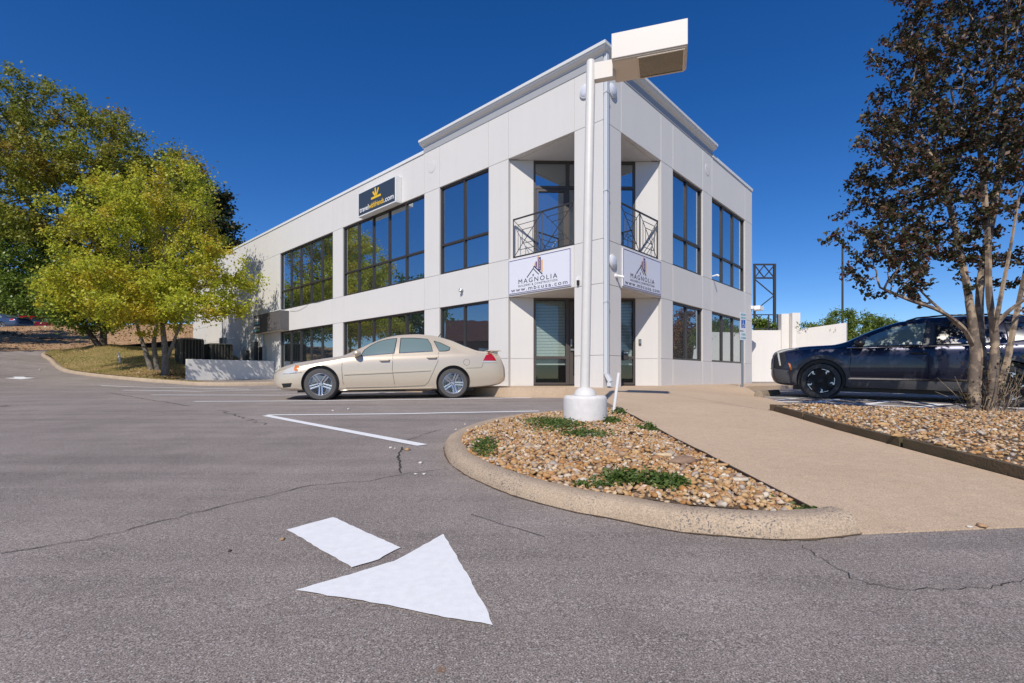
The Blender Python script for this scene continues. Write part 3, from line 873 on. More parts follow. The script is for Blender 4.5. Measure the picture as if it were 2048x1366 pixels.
# coping on the low parapets
MB().box((6.86, -.32, LO), (33.02, .03, LO + .10), FL).build('coping', 'trim', bld); MB().box((6.71, -.32, LO), (10.88, .03, LO + .10), FR).build('coping', 'trim', bld)
# gutter cornice with a mitre at the corner
prof = [(-.10, 7.80), (.012, 7.80), (.012, 7.83), (.055, 7.845), (.10, 7.865), (.135, 7.90), (.14, 7.93), (.165, 7.935), (.17, 8.0), (.15, 8.005), (.15, 8.02), (-.10, 8.02)]
gv_ = []; k = len(prof)
for p, z in prof: gv_.append(FL(6.95, p, z))
for p, z in prof: gv_.append(O3 + nL * p + nR * p + Vector((0, 0, z)))
for p, z in prof: gv_.append(FR(6.80, p, z))
fs = [(i * k + j, (i + 1) * k + j, (i + 1) * k + (j + 1) % k, i * k + (j + 1) % k) for i in (0, 1) for j in range(k)] + [tuple(range(k)), tuple(2 * k + j for j in range(k))]
MB().add(gv_, fs).build('gutter', 'trim', bld)
M['flashing'] = mat('grey_fascia', (0.36, 0.37, 0.39), 0.6)
MB().box((0.0, 0.0, 7.60), (6.86, .014, 7.80), FL).build('fascia', 'flashing', bld); MB().box((0.02, 0.0, 7.60), (6.71, .014, 7.80), FR).build('fascia', 'flashing', bld)
# downspout
ds = MB().box((.005, .015, .30), (.115, .10, 7.9), FR)
ds.build('downspout', 'downspout', bld, bevel=.012)
MB().bar(FR(.06, .058, .31), FR(.06, .17, .13), .10, .085).build('downspout_elbow', 'downspout', bld, bevel=.012)
MB().box((.012, .10, .03), (.108, .21, .12), FR).build('downspout_shoe', 'downspout', bld)
for z in (2.0, 4.6, 6.9): MB().box((-.005, .012, z), (.125, .108, z + .03), FR).build('downspout_strap', 'downspout', bld)
# balcony railings: frame, posts, crossing bars
def railing(fr, s0, s1):
    z0, z1 = 3.53, 4.57; p = -.05
    r = MB()
    q = lambda s, z: fr(s, p, z)
    for z in (z0, z1): r.bar(q(s0, z), q(s1, z), .045, .03)
    mid = (s0 + s1) / 2
    for s in (s0, mid, s1): r.bar(q(s, z0), q(s, z1), .032)
    rail = r.build('balcony_railing', 'iron', bld)
    n = 0
    for a, b in ((s0, mid), (mid, s1)):
        cx, cz = (a + b) / 2, (z0 + z1) / 2
        def br(u0, w0, u1, w1, pp=0.0):
            o = Vector((0, 0, 0))
            MB().bar(fr(a + (b - a) * u0, p + pp, z0 + (z1 - z0) * w0), fr(a + (b - a) * u1, p + pp, z0 + (z1 - z0) * w1), .013).build('bar', 'iron', rail)
        br(0, 0, 1, 1, .008); br(0, 1, 1, 0, -.008)
        for e in (.17, .32):
            br(e, e, e, 1 - e); br(1 - e, e, 1 - e, 1 - e)
            br(e, e, 1 - e, e); br(e, 1 - e, 1 - e, 1 - e)
railing(FL, .87, 2.90); railing(FR, .87, 2.85)
# canopy over the side entrance with its sign panel
MB().box((17.35, .0, 2.47), (20.6, .42, 3.38), FL).build('canopy', 'canopy', bld, bevel=.01)
MB().box((17.37, .02, 2.455), (20.58, .40, 2.468), FL).build('canopy_soffit', 'lamp_door', bld)
MB().box((17.34, .0, 3.384), (20.62, .435, 3.41), FL).build('canopy_trim', 'trim', bld)
# cable hanging on the wall
MB().tube(smooth_line([FL(17.2, .01, 3.36), FL(16.4, .012, 3.30), FL(15.6, .012, 3.40), FL(15.2, .012, 3.52), FL(14.4, .012, 3.48), FL(13.6, .012, 3.52)], 4), .006, 4).build('cable', 'steel', bld)
rebase(bld, O3)

# ------------------------------------------------------------------ signs
M['navy'] = mat('navy_panel', (0.038, 0.052, 0.075), 0.4)
M['yellow'] = mat('yellow_vinyl', (0.80, 0.50, 0.02), 0.5)
M['sign_white'] = mat('sign_white', (0.70, 0.71, 0.78), 0.35)
M['purple'] = mat('purple_vinyl', (0.085, 0.05, 0.20), 0.5)
M['ink'] = mat('dark_ink', (0.03, 0.025, 0.05), 0.5)
M['gold'] = mat('gold_vinyl', (0.75, 0.42, 0.10), 0.5)
def sign_frame(origin, xd, nd):
    m = Matrix.Identity(4)
    xd = xd.normalized(); nd = nd.normalized()
    for i in range(3):
        m[i][0] = xd[i]; m[i][1] = (0, 0, 1)[i]; m[i][2] = nd[i]; m[i][3] = origin[i]
    return m
sg = thing('sign', 'dark blue box sign with yellow sunburst reading travelwithfriends.com above the upper windows', 'sign')
MB().box((8.12, .005, 6.26), (10.60, .25, 7.18), FL).build('cabinet', 'trim', sg, bevel=.008)
MB().box((8.17, .25, 6.31), (10.55, .256, 7.13), FL).build('face', 'navy', sg)
fr_ = sign_frame(FL(10.55, .258, 6.31), -Ld, nL)
me, w1 = text_mesh('travel', .33, .004); w1 *= 1
tot = 2.22
wa, wb, wc = .62, 1.00, .58
put_text('travel', .27, 'white', sg, fr_, .07, .10, width=wa, bold=.003)
put_text('withfriends', .27, 'yellow', sg, fr_, .07 + wa + .015, .10, width=wb, bold=.003)
put_text('.com', .27, 'white', sg, fr_, .07 + wa + wb + .04, .10, width=wc, bold=.003)
lg = MB()
def ray(fr, cx, cy, ang, r0, r1, w):
    a = math.radians(ang); d = (math.cos(a), math.sin(a)); n = (-d[1] * w / 2, d[0] * w / 2)
    pts = [(cx + d[0] * r0 + n[0], cy + d[1] * r0 + n[1]), (cx + d[0] * r1 + n[0], cy + d[1] * r1 + n[1]), (cx + d[0] * r1 - n[0], cy + d[1] * r1 - n[1]), (cx + d[0] * r0 - n[0], cy + d[1] * r0 - n[1])]
    return [fr @ Vector((u, v, 0)) for u, v in pts] , [fr @ Vector((u, v, .003)) for u, v in pts]
def raybox(mb, *a):
    lo, hi = ray(*a); mb.add(lo + hi, [(0, 3, 2, 1), (4, 5, 6, 7), (0, 1, 5, 4), (1, 2, 6, 5), (2, 3, 7, 6), (3, 0, 4, 7)])
raybox(lg, fr_, 1.19, .43, 0, -.32, .32, .075)
for an, r1 in ((133, .30), (98, .33), (58, .33)): raybox(lg, fr_, 1.19, .44, an, .05, r1, .075)
lg.build('logo', 'yellow', sg)
rebase(sg, FL(9.4, .1, 6.26))
def builder_sign(fr, s_left, s_right, xd, nd, label):
    t = thing('sign', label, 'sign', 'builder signs beside the corner column')
    s0, s1 = sorted((s_left, s_right)); w = s1 - s0; z0, z1 = 2.50, 3.44; h = z1 - z0
    MB().box((s0, .003, z0), (s1, .03, z1), fr).build('board', 'sign_white', t)
    f = sign_frame(fr(s_left, .032, z0), xd, nd)
    bd = MB()
    def rect(mb, x0, y0, x1, y1, zz=.002):
        mb.add([f @ Vector(v) for v in ((x0, y0, 0), (x1, y0, 0), (x1, y1, 0), (x0, y1, 0), (x0, y0, zz), (x1, y0, zz), (x1, y1, zz), (x0, y1, zz))], [(0, 3, 2, 1), (4, 5, 6, 7), (0, 1, 5, 4), (1, 2, 6, 5), (2, 3, 7, 6), (3, 0, 4, 7)])
    for q in ((.015, .015, w - .015, .03), (.015, h - .03, w - .015, h - .015), (.015, .03, .03, h - .03), (w - .03, .03, w - .015, h - .03)): rect(bd, *q)
    bd.build('border', 'purple', t)
    put_text('MAGNOLIA', .17, 'ink', t, f, w * .49, h * .275, 'C', width=w * .62, bold=.0, spacing=1.35)
    put_text('BUILDERS & CONSTRUCTION', .075, 'ink', t, f, w * .49, h * .185, 'C', width=w * .62, spacing=1.3)
    put_text('www.mbcusa.com', .145, 'ink', t, f, w * .5, h * .065, 'C', width=w * .9, bold=.0, spacing=1.25)
    lg = MB(); cx = w * .435
    def seg(mb, x0, y0, x1, y1, wd):
        d = Vector((x1 - x0, y1 - y0)).normalized(); n = Vector((-d.y, d.x)) * wd / 2
        pts = [(x0 + n.x, y0 + n.y), (x1 + n.x, y1 + n.y), (x1 - n.x, y1 - n.y), (x0 - n.x, y0 - n.y)]
        mb.add([f @ Vector((a, b, 0)) for a, b in pts] + [f @ Vector((a, b, .002)) for a, b in pts], [(0, 3, 2, 1), (4, 5, 6, 7), (0, 1, 5, 4), (1, 2, 6, 5), (2, 3, 7, 6), (3, 0, 4, 7)])
    seg(lg, cx - .24, h * .42, cx - .02, h * .64, .026); seg(lg, cx + .0, h * .71, cx + .29, h * .44, .03); seg(lg, cx - .02, h * .64, cx + .17, h * .45, .022); seg(lg, cx - .03, h * .635, cx + .012, h * .70, .02)
    for dx in (-.045, -.018):
        for dy in (.43, .465): rect(lg, cx + dx, h * dy, cx + dx + .02, h * dy + .022)
    lg.build('logo_roof', 'ink', t)
    b1 = MB()
    for x0, x1, y0, y1 in ((.06, .105, .66, .82), (.155, .24, .55, .92)): rect(b1, cx + x0, h * y0, cx + x1, h * y1)
    b1.build('logo_tower', 'purple', t)
    b2 = MB()
    for x0, x1, y0, y1 in ((.115, .145, .62, .95), (.145, .17, .92, .99), (.25, .30, .50, .84), (.02, .05, .72, .78)): rect(b2, cx + x0, h * y0, cx + x1, h * y1)
    b2.build('logo_tower', 'gold', t)
    b3 = MB()
    for k in range(7): rect(b3, cx + .185, h * (.60 + k * .042), cx + .21, h * (.60 + k * .042) + .016, .0035)
    b3.build('logo_window', 'sign_white', t)
    rebase(t, fr((s0 + s1) / 2, .01, z0))
builder_sign(FL, 3.02, .90, -Ld, nL, 'white builder sign left of the corner column, above the shaded entrance')
builder_sign(FR, .86, 2.92, Rd, nR, 'white builder sign right of the corner column, on the greyer facade')
ps = thing('sign', 'small sign with white and blue lettering on the grey canopy', 'sign')
MB().box((19.75, .421, 2.50), (20.58, .44, 3.36), FL).build('board', 'canopy', ps)
f3 = sign_frame(FL(20.55, .442, 2.5), -Ld, nL)
M['cyan'] = mat('cyan_vinyl', (0.10, 0.42, 0.62), 0.5)
M['leafgreen'] = mat('green_vinyl', (0.25, 0.5, 0.12), 0.5)
put_text('Premier', .26, 'white', ps, f3, .03, .55, width=.74, bold=.008)
put_text('STAFFING', .14, 'white', ps, f3, .03, .22, width=.74, bold=.003)
MB().add([f3 @ Vector(v) for v in ((.03, .42, 0), (.77, .42, 0), (.77, .48, 0), (.03, .48, 0))], [(0, 1, 2, 3)]).build('stripe', 'cyan', ps, fix=False)
MB().add([f3 @ Vector(v) for v in ((.03, .06, 0), (.4, .06, 0), (.4, .16, 0), (.03, .16, 0))], [(0, 1, 2, 3)]).build('stripe', 'cyan', ps, fix=False)
MB().add([f3 @ Vector(v) for v in ((.42, .07, 0), (.77, .07, 0), (.77, .15, 0), (.42, .15, 0))], [(0, 1, 2, 3)]).build('stripe', 'leafgreen', ps, fix=False)
rebase(ps, FL(20.2, .43, 2.5))

# ------------------------------------------------------------------ fittings on the walls
M['lens'] = mat('milky_lens', (0.66, 0.68, 0.76), 0.25)
def disc(fr, s, z, r, label, group, m1='wall', m2='wall', dome=.03):
    t = thing('wall_light' if m2 == 'lens' else 'wall_medallion', label, 'wall light' if m2 == 'lens' else 'medallion', group)
    n = nL if fr is FL else nR
    mt = Matrix.Translation(fr(s, .0, z)) @ n.to_track_quat('Z', 'Y').to_matrix().to_4x4()
    b = .045 if m2 == 'lens' else .010
    MB().lathe([(r, 0.001), (r, b * .7), (r * .95, b * .9), (r * .86, b)], 28, mt).build('rim', m1, t, smooth=True)
    MB().lathe([(r * .86, b * .9), (r * .7, b + dome * .6), (r * .35, b + dome), (0, b + dome * 1.05)], 28, mt).build('dome', m2, t, smooth=True)
    rebase(t, fr(s, 0, z - r))
disc(FL, .48, 7.12, .17, 'round white wall light high on the corner column, left of the downspout', 'round wall lights', 'trim', 'lens')
disc(FR, .40, 7.12, .17, 'round white wall light high on the corner column, right of the downspout', 'round wall lights', 'trim', 'lens')
disc(FR, .40, 3.02, .165, 'round white wall light low on the column beside the right builder sign', 'round wall lights', 'trim', 'lens')
disc(FL, 6.45, 7.05, .19, 'round wall medallion beside the tall parapet end, left facade', 'round medallions', 'wall', 'wall', .002)
disc(FR, 6.30, 7.05, .19, 'round wall medallion beside the tall parapet end, right facade', 'round medallions', 'wall', 'wall', .002)
cm = thing('security_camera', 'small grey dome camera above the lower window, left facade', 'camera')
c0 = FL(4.95, 0, 2.86)
MB().lathe([(.045, 0), (.045, .03)], 12, Matrix.Translation(c0) @ nL.to_track_quat('Z', 'Y').to_matrix().to_4x4()).build('mount', 'steel', cm)
MB().tube([c0 + nL * .02, c0 + nL * .09, c0 + nL * .10 + Vector((0, 0, -.03))], [.03, .06, .05], 12).build('dome', 'steel', cm, smooth=True)
rebase(cm, c0)
cm = thing('security_camera', 'white bullet camera with cable under the right builder sign edge', 'camera')
c0 = FR(.56, 0, 2.70)
MB().lathe([(.05, 0), (.05, .04), (.03, .05)], 12, Matrix.Translation(c0) @ nR.to_track_quat('Z', 'Y').to_matrix().to_4x4()).build('mount', 'white', cm)
MB().tube([c0 + nR * .05, c0 + nR * .1 + Vector((0, 0, -.02)), c0 + nR * .2 + Rd * .05 + Vector((0, 0, -.05))], [.025, .033, .033], 10).build('body', 'white', cm)
rebase(cm, c0)
bx_ = thing('junction_box', 'small black and white box on the column, left of the lamp pole', 'box')
MB().box((.66, 0, 2.60), (.72, .06, 2.68), FL).build('cover', 'white', bx_); MB().box((.665, 0, 2.48), (.715, .05, 2.598), FL).build('body', 'black', bx_)
rebase(bx_, FL(.69, 0, 2.48))
ic = thing('intercom', 'small grey intercom box on the wall right of the entrance', 'intercom')
ui = du_of(1279.5)
MB().box((ui - .035, .0, 1.14), (ui + .035, .035, 1.30), FD).build('case', 'bronze_lit', ic); MB().box((ui - .022, .035, 1.18), (ui + .022, .042, 1.27), FD).build('faceplate', 'steel', ic)
rebase(ic, FD(ui, 0, 1.14))
mbx = thing('letter_box', 'grey letter box fixed beside the door glass right of the column', 'letter box')
ub = du_of(1249)
MB().box((ub - .06, .0, .72), (ub + .09, .10, .98), FD).build('case', 'iron', mbx, bevel=.01); MB().box((ub - .05, .10, .90), (ub + .08, .108, .94), FD).build('flap', 'steel', mbx)
rebase(mbx, FD(ub, 0, .72))
fl = thing('flood_light', 'white flood light jutting from the far right building edge', 'flood light')
fz = 2.98 + .0
MB().box((10.70, .01, 2.93), (10.84, .10, 3.05), FR).build('mount', 'white', fl); MB().box((10.84, .02, 2.9), (11.35, .30, 3.06), FR).build('head', 'white', fl, bevel=.01)
rebase(fl, FR(10.8, 0, 2.9))
# stain-free white conduit arm at the first upper right window
MB().tube([FR(6.72, 0, 3.62), FR(6.72, .16, 3.64), FR(6.72, .22, 3.60)], [.02, .03, .035], 8).build('security_camera', 'white')
tag(bpy.data.objects['security_camera.002'], 'tiny white camera at the sill of the three-pane upper window', 'camera')
# ================================================================== GRAVEL BEDS
def stone_template(seed, seg=6, rings=4):
    r = np.random.default_rng(seed)
    v = [(0, 0, -1)]
    for i in range(1, rings):
        ph = -math.pi / 2 + math.pi * i / rings
        for j in range(seg): v.append((math.cos(ph) * math.cos(2 * math.pi * j / seg), math.cos(ph) * math.sin(2 * math.pi * j / seg), math.sin(ph)))
    v.append((0, 0, 1)); v = np.array(v)
    f = [(0, 1 + (j + 1) % seg, 1 + j) for j in range(seg)]
    for i in range(rings - 2):
        for j in range(seg):
            a = 1 + i * seg + j; b = 1 + i * seg + (j + 1) % seg; f += [(a, b, b + seg), (a, b + seg, a + seg)]
    t = len(v) - 1; o = 1 + (rings - 2) * seg
    f += [(o + j, o + (j + 1) % seg, t) for j in range(seg)]
    v = v * (1 + r.normal(0, .20, (len(v), 1)))
    v *= np.array([1.0, r.uniform(.6, .9), r.uniform(.38, .62)])
    return v, np.array(f)
TPL = [stone_template(100 + i) for i in range(10)]
stone_stops = [(0.0, (0.36, 0.17, 0.055)), (0.12, (0.52, 0.34, 0.17)), (0.26, (0.42, 0.22, 0.08)), (0.38, (0.60, 0.46, 0.29)), (0.48, (0.26, 0.13, 0.06)), (0.58, (0.55, 0.36, 0.16)), (0.68, (0.34, 0.28, 0.24)), (0.78, (0.66, 0.58, 0.46)), (0.88, (0.46, 0.21, 0.06)), (1.0, (0.22, 0.17, 0.14))]
M['stone'] = island_material('river_stones', stone_stops, rough=0.7, bump=0.35, noise_mix=0.45, nscale=45)
M['stone'].node_tree.nodes  # palette shared by bed stones and the loose ones on the asphalt
STONE_ME = []
for i, (v, f) in enumerate(TPL):
    me = bpy.data.meshes.new('stone'); me.from_pydata(v.tolist(), [], f.tolist()); me.shade_smooth(); me.materials.append(M['stone']); STONE_ME.append(me)
def rot_batch(n, tilt=.35):
    a = RNG.uniform(0, 2 * np.pi, n); t = RNG.normal(0, tilt, n); u = RNG.normal(0, tilt, n)
    ca, sa, ct, st_, cu, su = np.cos(a), np.sin(a), np.cos(t), np.sin(t), np.cos(u), np.sin(u)
    R = np.zeros((n, 3, 3))
    Rz = np.stack([np.stack([ca, -sa, 0 * a], -1), np.stack([sa, ca, 0 * a], -1), np.stack([0 * a, 0 * a, 1 + 0 * a], -1)], 1)
    Rx = np.stack([np.stack([1 + 0 * a, 0 * a, 0 * a], -1), np.stack([0 * a, ct, -st_], -1), np.stack([0 * a, st_, ct], -1)], 1)
    Ry = np.stack([np.stack([cu, 0 * a, su], -1), np.stack([0 * a, 1 + 0 * a, 0 * a], -1), np.stack([-su, 0 * a, cu], -1)], 1)
    return Rx @ Ry @ Rz
def stone_mass(name, pts, rad, parent):
    n = len(pts); R = rot_batch(n); k = RNG.integers(0, len(TPL), n)
    V = []; Fc = []; off = 0
    for t in range(len(TPL)):
        ids = np.where(k == t)[0]
        v, f = TPL[t]
        w = np.einsum('nij,vj->nvi', R[ids], v) * np.array(rad)[ids][:, None, None] + np.array(pts)[ids][:, None, :]
        nv = len(v)
        Fc.append((f[None] + (np.arange(len(ids)) * nv)[:, None, None] + off).reshape(-1, 3)); V.append(w.reshape(-1, 3)); off += nv * len(ids)
    V = np.concatenate(V); Fc = np.concatenate(Fc)
    me = bpy.data.meshes.new(name)
    me.vertices.add(len(V)); me.vertices.foreach_set('co', V.ravel())
    me.loops.add(len(Fc) * 3); me.loops.foreach_set('vertex_index', Fc.ravel().astype(np.int32))
    me.polygons.add(len(Fc)); me.polygons.foreach_set('loop_start', np.arange(0, len(Fc) * 3, 3, dtype=np.int32))
    me.update(calc_edges=True); me.shade_smooth(); me.materials.append(M['stone'])
    o = link(name, me, parent); o['kind'] = 'stuff'; return o
def stone_bed(name, outline, zf, big_n, small_n, near_key, holes=(), rbig=(.017, .033), rsm=(.007, .023), zmax=.02):
    v, f, inp = poly_mesh(densify(outline, .3), zf, .25)
    bed = struct(MB().add(v, f).build(name, 'soil', smooth=True, fix=False))
    xs_ = [p[0] for p in outline]; ys_ = [p[1] for p in outline]
    bb = (min(xs_), max(xs_), min(ys_), max(ys_))
    ok = lambda x, y: inp(x, y) and all((x - h[0]) ** 2 + (y - h[1]) ** 2 > h[2] ** 2 for h in holes)
    s = sample_poly(ok, bb, small_n)
    sa = np.array(s); r = RNG.uniform(*rsm, small_n) ** 1.0
    z = zf(sa[:, 0], sa[:, 1]) + RNG.uniform(-.2, 1.1, small_n) * r * .6
    # biggest-looking stones become parts of their own
    b = sample_poly(ok, bb, big_n * 5)
    b.sort(key=near_key); b = b[:int(big_n * 1.6)]; random.shuffle(b); b = b[:big_n]
    ba = np.array(b); rb = RNG.uniform(*rbig, big_n); bz = zf(ba[:, 0], ba[:, 1]) + rb * .45
    Rm = rot_batch(big_n, .25)
    for i in range(big_n):
        o = link('stone', STONE_ME[i % len(STONE_ME)], bed)
        m = Matrix([list(Rm[i][q] * rb[i]) + [0] for q in range(3)] + [[0, 0, 0, 1]])
        m.translation = (ba[i, 0], ba[i, 1], bz[i]); o.matrix_world = m
    stone_mass('gravel', np.c_[sa, z], r, bed)
    return bed, ok
def edge_dist_bed(x): return np.clip((1.5 - x) / .35, 0, 1)
def bedz(x, y):
    x = np.asarray(x, float); y = np.asarray(y, float)
    a = 0.022 * y + 0.072 + 0.012 * np.sin(x * 5 + y * 3) * np.cos(y * 4)
    w = walkz(x * 0 + 1.5, y) - .012
    k = edge_dist_bed(x); k = k * k * (3 - 2 * k)
    return np.minimum(a + .02, w + (a - w) * k) if False else w + (a - w) * k
inner = []
for i, p in enumerate(bed_line):
    a = Vector(bed_line[max(i - 1, 0)]); b = Vector(bed_line[min(i + 1, len(bed_line) - 1)]); d = (b - a).normalized()
    inner.append((p[0] + d.y * .15, p[1] - d.x * .15))
inner = [q for q in inner if q[0] < 1.46 and q[1] > 2.15]
LAMP = (0.887, 5.96)
bedL, okL = stone_bed('gravel_bed', inner + [(1.47, 7.05), (1.47, 4.5), (1.47, 2.26)], bedz, 300, 11500, lambda q: q[1], holes=[(LAMP[0], LAMP[1], .27)])
pl = np.array([[3.56, 6.62, 1], [7.1, 7.4, 1], [3.05, 2.9, 1]]); cf = np.linalg.solve(pl, np.array([.325, .215, .155]))
bedz2 = lambda x, y: cf[0] * np.asarray(x) + cf[1] * np.asarray(y) + cf[2] + .012 * np.sin(np.asarray(x) * 4) * np.cos(np.asarray(y) * 3.3)
bedR, okR = stone_bed('gravel_bed', [(3.60, 6.80), (3.58, 6.6), (3.36, 5.0), (3.19, 3.0), (3.12, 2.3), (6.0, 2.3), (9.2, 5.0), (9.6, 7.75), (7.0, 7.45), (4.4, 7.15)], bedz2, 300, 13000, lambda q: q[1] if q[0] < q[1] * 1.08 else 99, rbig=(.018, .034))
kerb([(p.x, p.y) for p in smooth_line([(3.10, 2.24, 0), (4.6, 2.2, 0), (6.1, 2.22, 0), (7.8, 3.4, 0), (9.35, 4.9, 0), (9.7, 6.4, 0), (9.75, 7.8, 0)], 5)], 'kerb', side=1, h=.17)
# flat dark rocks standing out in the beds
def rock(px, py, r, zf, sx=1.5, ok=None):
    lo = P(px, py, 1)
    a, b = (px - CX) / F_PX, (py - HY) / F_PX
    d = 1.0
    while d < 12 and CAMZ - b * d > float(zf(a * d, d)) + r * .4: d += .01
    o = link('rock', STONE_ME[random.randrange(10)], bedL if zf is bedz else bedR)
    o.matrix_world = Matrix.Translation((a * d, d, CAMZ - b * d)) @ Matrix.Rotation(random.uniform(-.5, .5), 4, 'Z') @ Matrix.Diagonal((r * sx, r, r * .8, 1))
    return o
for q in ((1370, 922, .07), (1330, 910, .045), (1445, 930, .04), (1480, 960, .05), (1375, 965, .045), (1235, 900, .04), (1180, 870, .05)): rock(*q, bedz)
rock(1766, 848, .055, bedz2, 1.2); rock(1796, 870, .045, bedz2); rock(1895, 828, .07, bedz2, 1.2)
# bed edging: steel strip on the left, weathered timber on the right
M['edging'] = mat('rusty_edging', (0.055, 0.032, 0.022), 0.85, var=.3, vscale=20)
M['timber'] = mat('weathered_timber', (0.13, 0.085, 0.05), 0.9, col2=(0.075, 0.062, 0.03), vscale=3.0, bump=.6, bscale=60)
def strip(pts, w, ztop, zbot, name, m, wob=0.0):
    pts = [Vector((p[0], p[1])) for p in pts]; dense = []
    for a, b in zip(pts[:-1], pts[1:]):
        k = max(1, int((b - a).length / .2)); dense += [a.lerp(b, j / k) for j in range(k)]
    dense.append(pts[-1]); vs = []; fs = []
    for i, p in enumerate(dense):
        d = (dense[min(i + 1, len(dense) - 1)] - dense[max(i - 1, 0)]).normalized(); nrm = Vector((-d.y, d.x)) * w / 2
        zt = ztop(p.x, p.y) + random.uniform(-wob, wob)
        for s, z in ((-1, zbot(p.x, p.y)), (-1, zt), (1, zt), (1, zbot(p.x, p.y))):
            q = p + nrm * s + Vector((random.uniform(-wob, wob), 0)); vs.append((q.x, q.y, z))
        if i:
            for j in range(4): fs.append(((i - 1) * 4 + j, i * 4 + j, i * 4 + (j + 1) % 4, (i - 1) * 4 + (j + 1) % 4))
    fs += [(0, 1, 2, 3), tuple((len(dense) - 1) * 4 + j for j in (3, 2, 1, 0))]
    return MB().add(vs, fs).build(name, m)
wz = lambda x, y: float(walkz(x, y))
o = strip([(1.478, 2.25), (1.482, 3.2), (1.478, 4.2), (1.482, 5.5), (1.48, 7.05)], .012, lambda x, y: wz(1.5, y) + .012, lambda x, y: wz(1.5, y) - .12, 'bed_edging', 'edging', .003)
tag(o, 'thin dark metal edging between the lamp gravel bed and the walkway', 'edging')
tim = thing('timber_edging', 'weathered brown timber edging along the right gravel bed', 'edging')
tp_ = [(3.13, 2.4), (3.165, 3.0), (3.33, 5.0), (3.565, 6.62)]
o = strip(tp_[:2] + [(3.25, 4.05)], .045, lambda x, y: wz(x, y) + .075, lambda x, y: wz(x, y) - .1, 'plank', 'timber', .002); o.parent = tim
o = strip([(3.253, 4.09), (3.33, 5.0), (3.44, 5.75)], .045, lambda x, y: wz(x, y) + .07, lambda x, y: wz(x, y) - .1, 'plank', 'timber', .002); o.parent = tim
o = strip([(3.446, 5.79), (3.565, 6.62)], .045, lambda x, y: wz(x, y) + .075, lambda x, y: wz(x, y) - .1, 'plank', 'timber', .002); o.parent = tim
o = strip([(3.55, 6.67), (3.9, 6.75), (4.3, 6.82)], .12, lambda x, y: float(bedz2(x, y)) + .03 - max(0, x - 3.6) * .06, lambda x, y: float(bedz2(x, y)) - .2, 'plank', 'timber', .002); o.parent = tim
rebase(tim, (3.3, 5, wz(3.3, 5)))
# weeds
M['weed'] = leaf_material('weed_leaves', [(0, (0.055, 0.10, 0.02)), (.5, (0.10, 0.16, 0.03)), (1, (0.15, 0.19, 0.05))], trans=.3)
def weed(px, py, rx, ry, n, zf, label, h=.05, size=.012):
    a, b = (px - CX) / F_PX, (py - HY) / F_PX; d = 1.0
    while d < 12 and CAMZ - b * d > float(zf(a * d, d)): d += .02
    pts = np.c_[RNG.normal(a * d, rx / 2, n), RNG.normal(d, ry / 2, n)]
    pts = np.array([q for q in pts if okL(q[0], q[1])]); n = len(pts)
    if n == 0: return
    z = zf(pts[:, 0], pts[:, 1]) + np.abs(RNG.normal(0, h * .5, n)) + .012
    c = np.c_[pts, z]
    u = RNG.normal(0, 1, (n, 3)); u[:, 2] *= .5; u /= np.linalg.norm(u, axis=1)[:, None]; w = np.cross(u, RNG.normal(0, 1, (n, 3))); w /= np.linalg.norm(w, axis=1)[:, None]
    s = RNG.uniform(.5, 1.2, n)[:, None] * size
    v = np.stack([c - u * s * 1.5, c - w * s * .7, c + u * s * 1.5, c + w * s * .7], 1)
    me = bpy.data.meshes.new('weed'); me.from_pydata(v.reshape(-1, 3).tolist(), [], np.arange(n * 4).reshape(-1, 4).tolist()); me.materials.append(M['weed'])
    o = link('weed', me); tag(o, label, 'weed', kind='stuff'); return o
weed(1110, 850, .32, .55, 1700, bedz, 'green weeds in the gravel in front of the lamp base'); weed(1170, 873, .22, .2, 700, bedz, 'small weed mat between the lamp base and the gravel middle')
weed(1250, 826, .16, .22, 700, bedz, 'tuft of weeds behind the white stake'); weed(1250, 965, .12, .14, 800, bedz, 'low weeds in the gravel, left of the dead plant'); weed(1330, 975, .10, .10, 1100, bedz, 'bright green weed clump near the front kerb', .05)
weed(970, 900, .10, .4, 500, bedz, 'weeds along the inside of the kerb nose'); weed(1640, 1043, .10, .08, 900, bedz, 'creeping weeds at the gravel tip by the walkway', .03, .009); weed(1460, 1045, .08, .05, 350, bedz, 'weeds along the front kerb near the gravel tip', .03, .009)
weed(1225, 845, .10, .12, 400, bedz, 'weeds at the right foot of the lamp base'); weed(1300, 860, .14, .12, 300, bedz, 'sparse weeds near the walkway edge')
weed(1190, 975, .12, .06, 260, bedz, 'dark weeds along the inner edge of the front kerb', .02, .009)
# loose stones on the asphalt
loose = [(565, 1080, .014, 'tan pebble beside the painted arrow'), (459, 1103, .010, 'dark pebble left of the painted arrow'), (815, 901, .026, 'brown stone at the end of the painted line'), (782, 896, .018, 'pale stone left of the crack'), (790, 898, .017, 'flat white stone left of the crack'), (842, 927, .022, 'white elongated stone by the crack'), (832, 949, .014, 'white pebble by the crack, left of two'), (848, 949, .014, 'white pebble by the crack, right of two'), (697, 819, .03, 'white stone behind the painted line'), (666, 822, .022, 'small white stone left of its neighbour behind the line'), (1965, 1057, .022, 'brown stone on the walkway end'), (1938, 1058, .012, 'white pebble on the walkway end'), (930, 849.5, .02, 'white pebble beside the kerb nose'), (912, 860, .016, 'small white pebble on the kerb nose edge'), (80, 740, .06, 'pale stone in the drive beyond the arrow'), (773, 1200, .004, 'dark speck of grit under the arrow')]
M['stone_tan'] = mat('tan_stone', (0.42, 0.26, 0.14), .8, var=.2, vscale=60); M['stone_white'] = mat('white_stone', (0.62, 0.58, 0.52), .8, var=.15, vscale=60); M['stone_dark'] = mat('dark_stone', (0.08, 0.06, 0.05), .8)
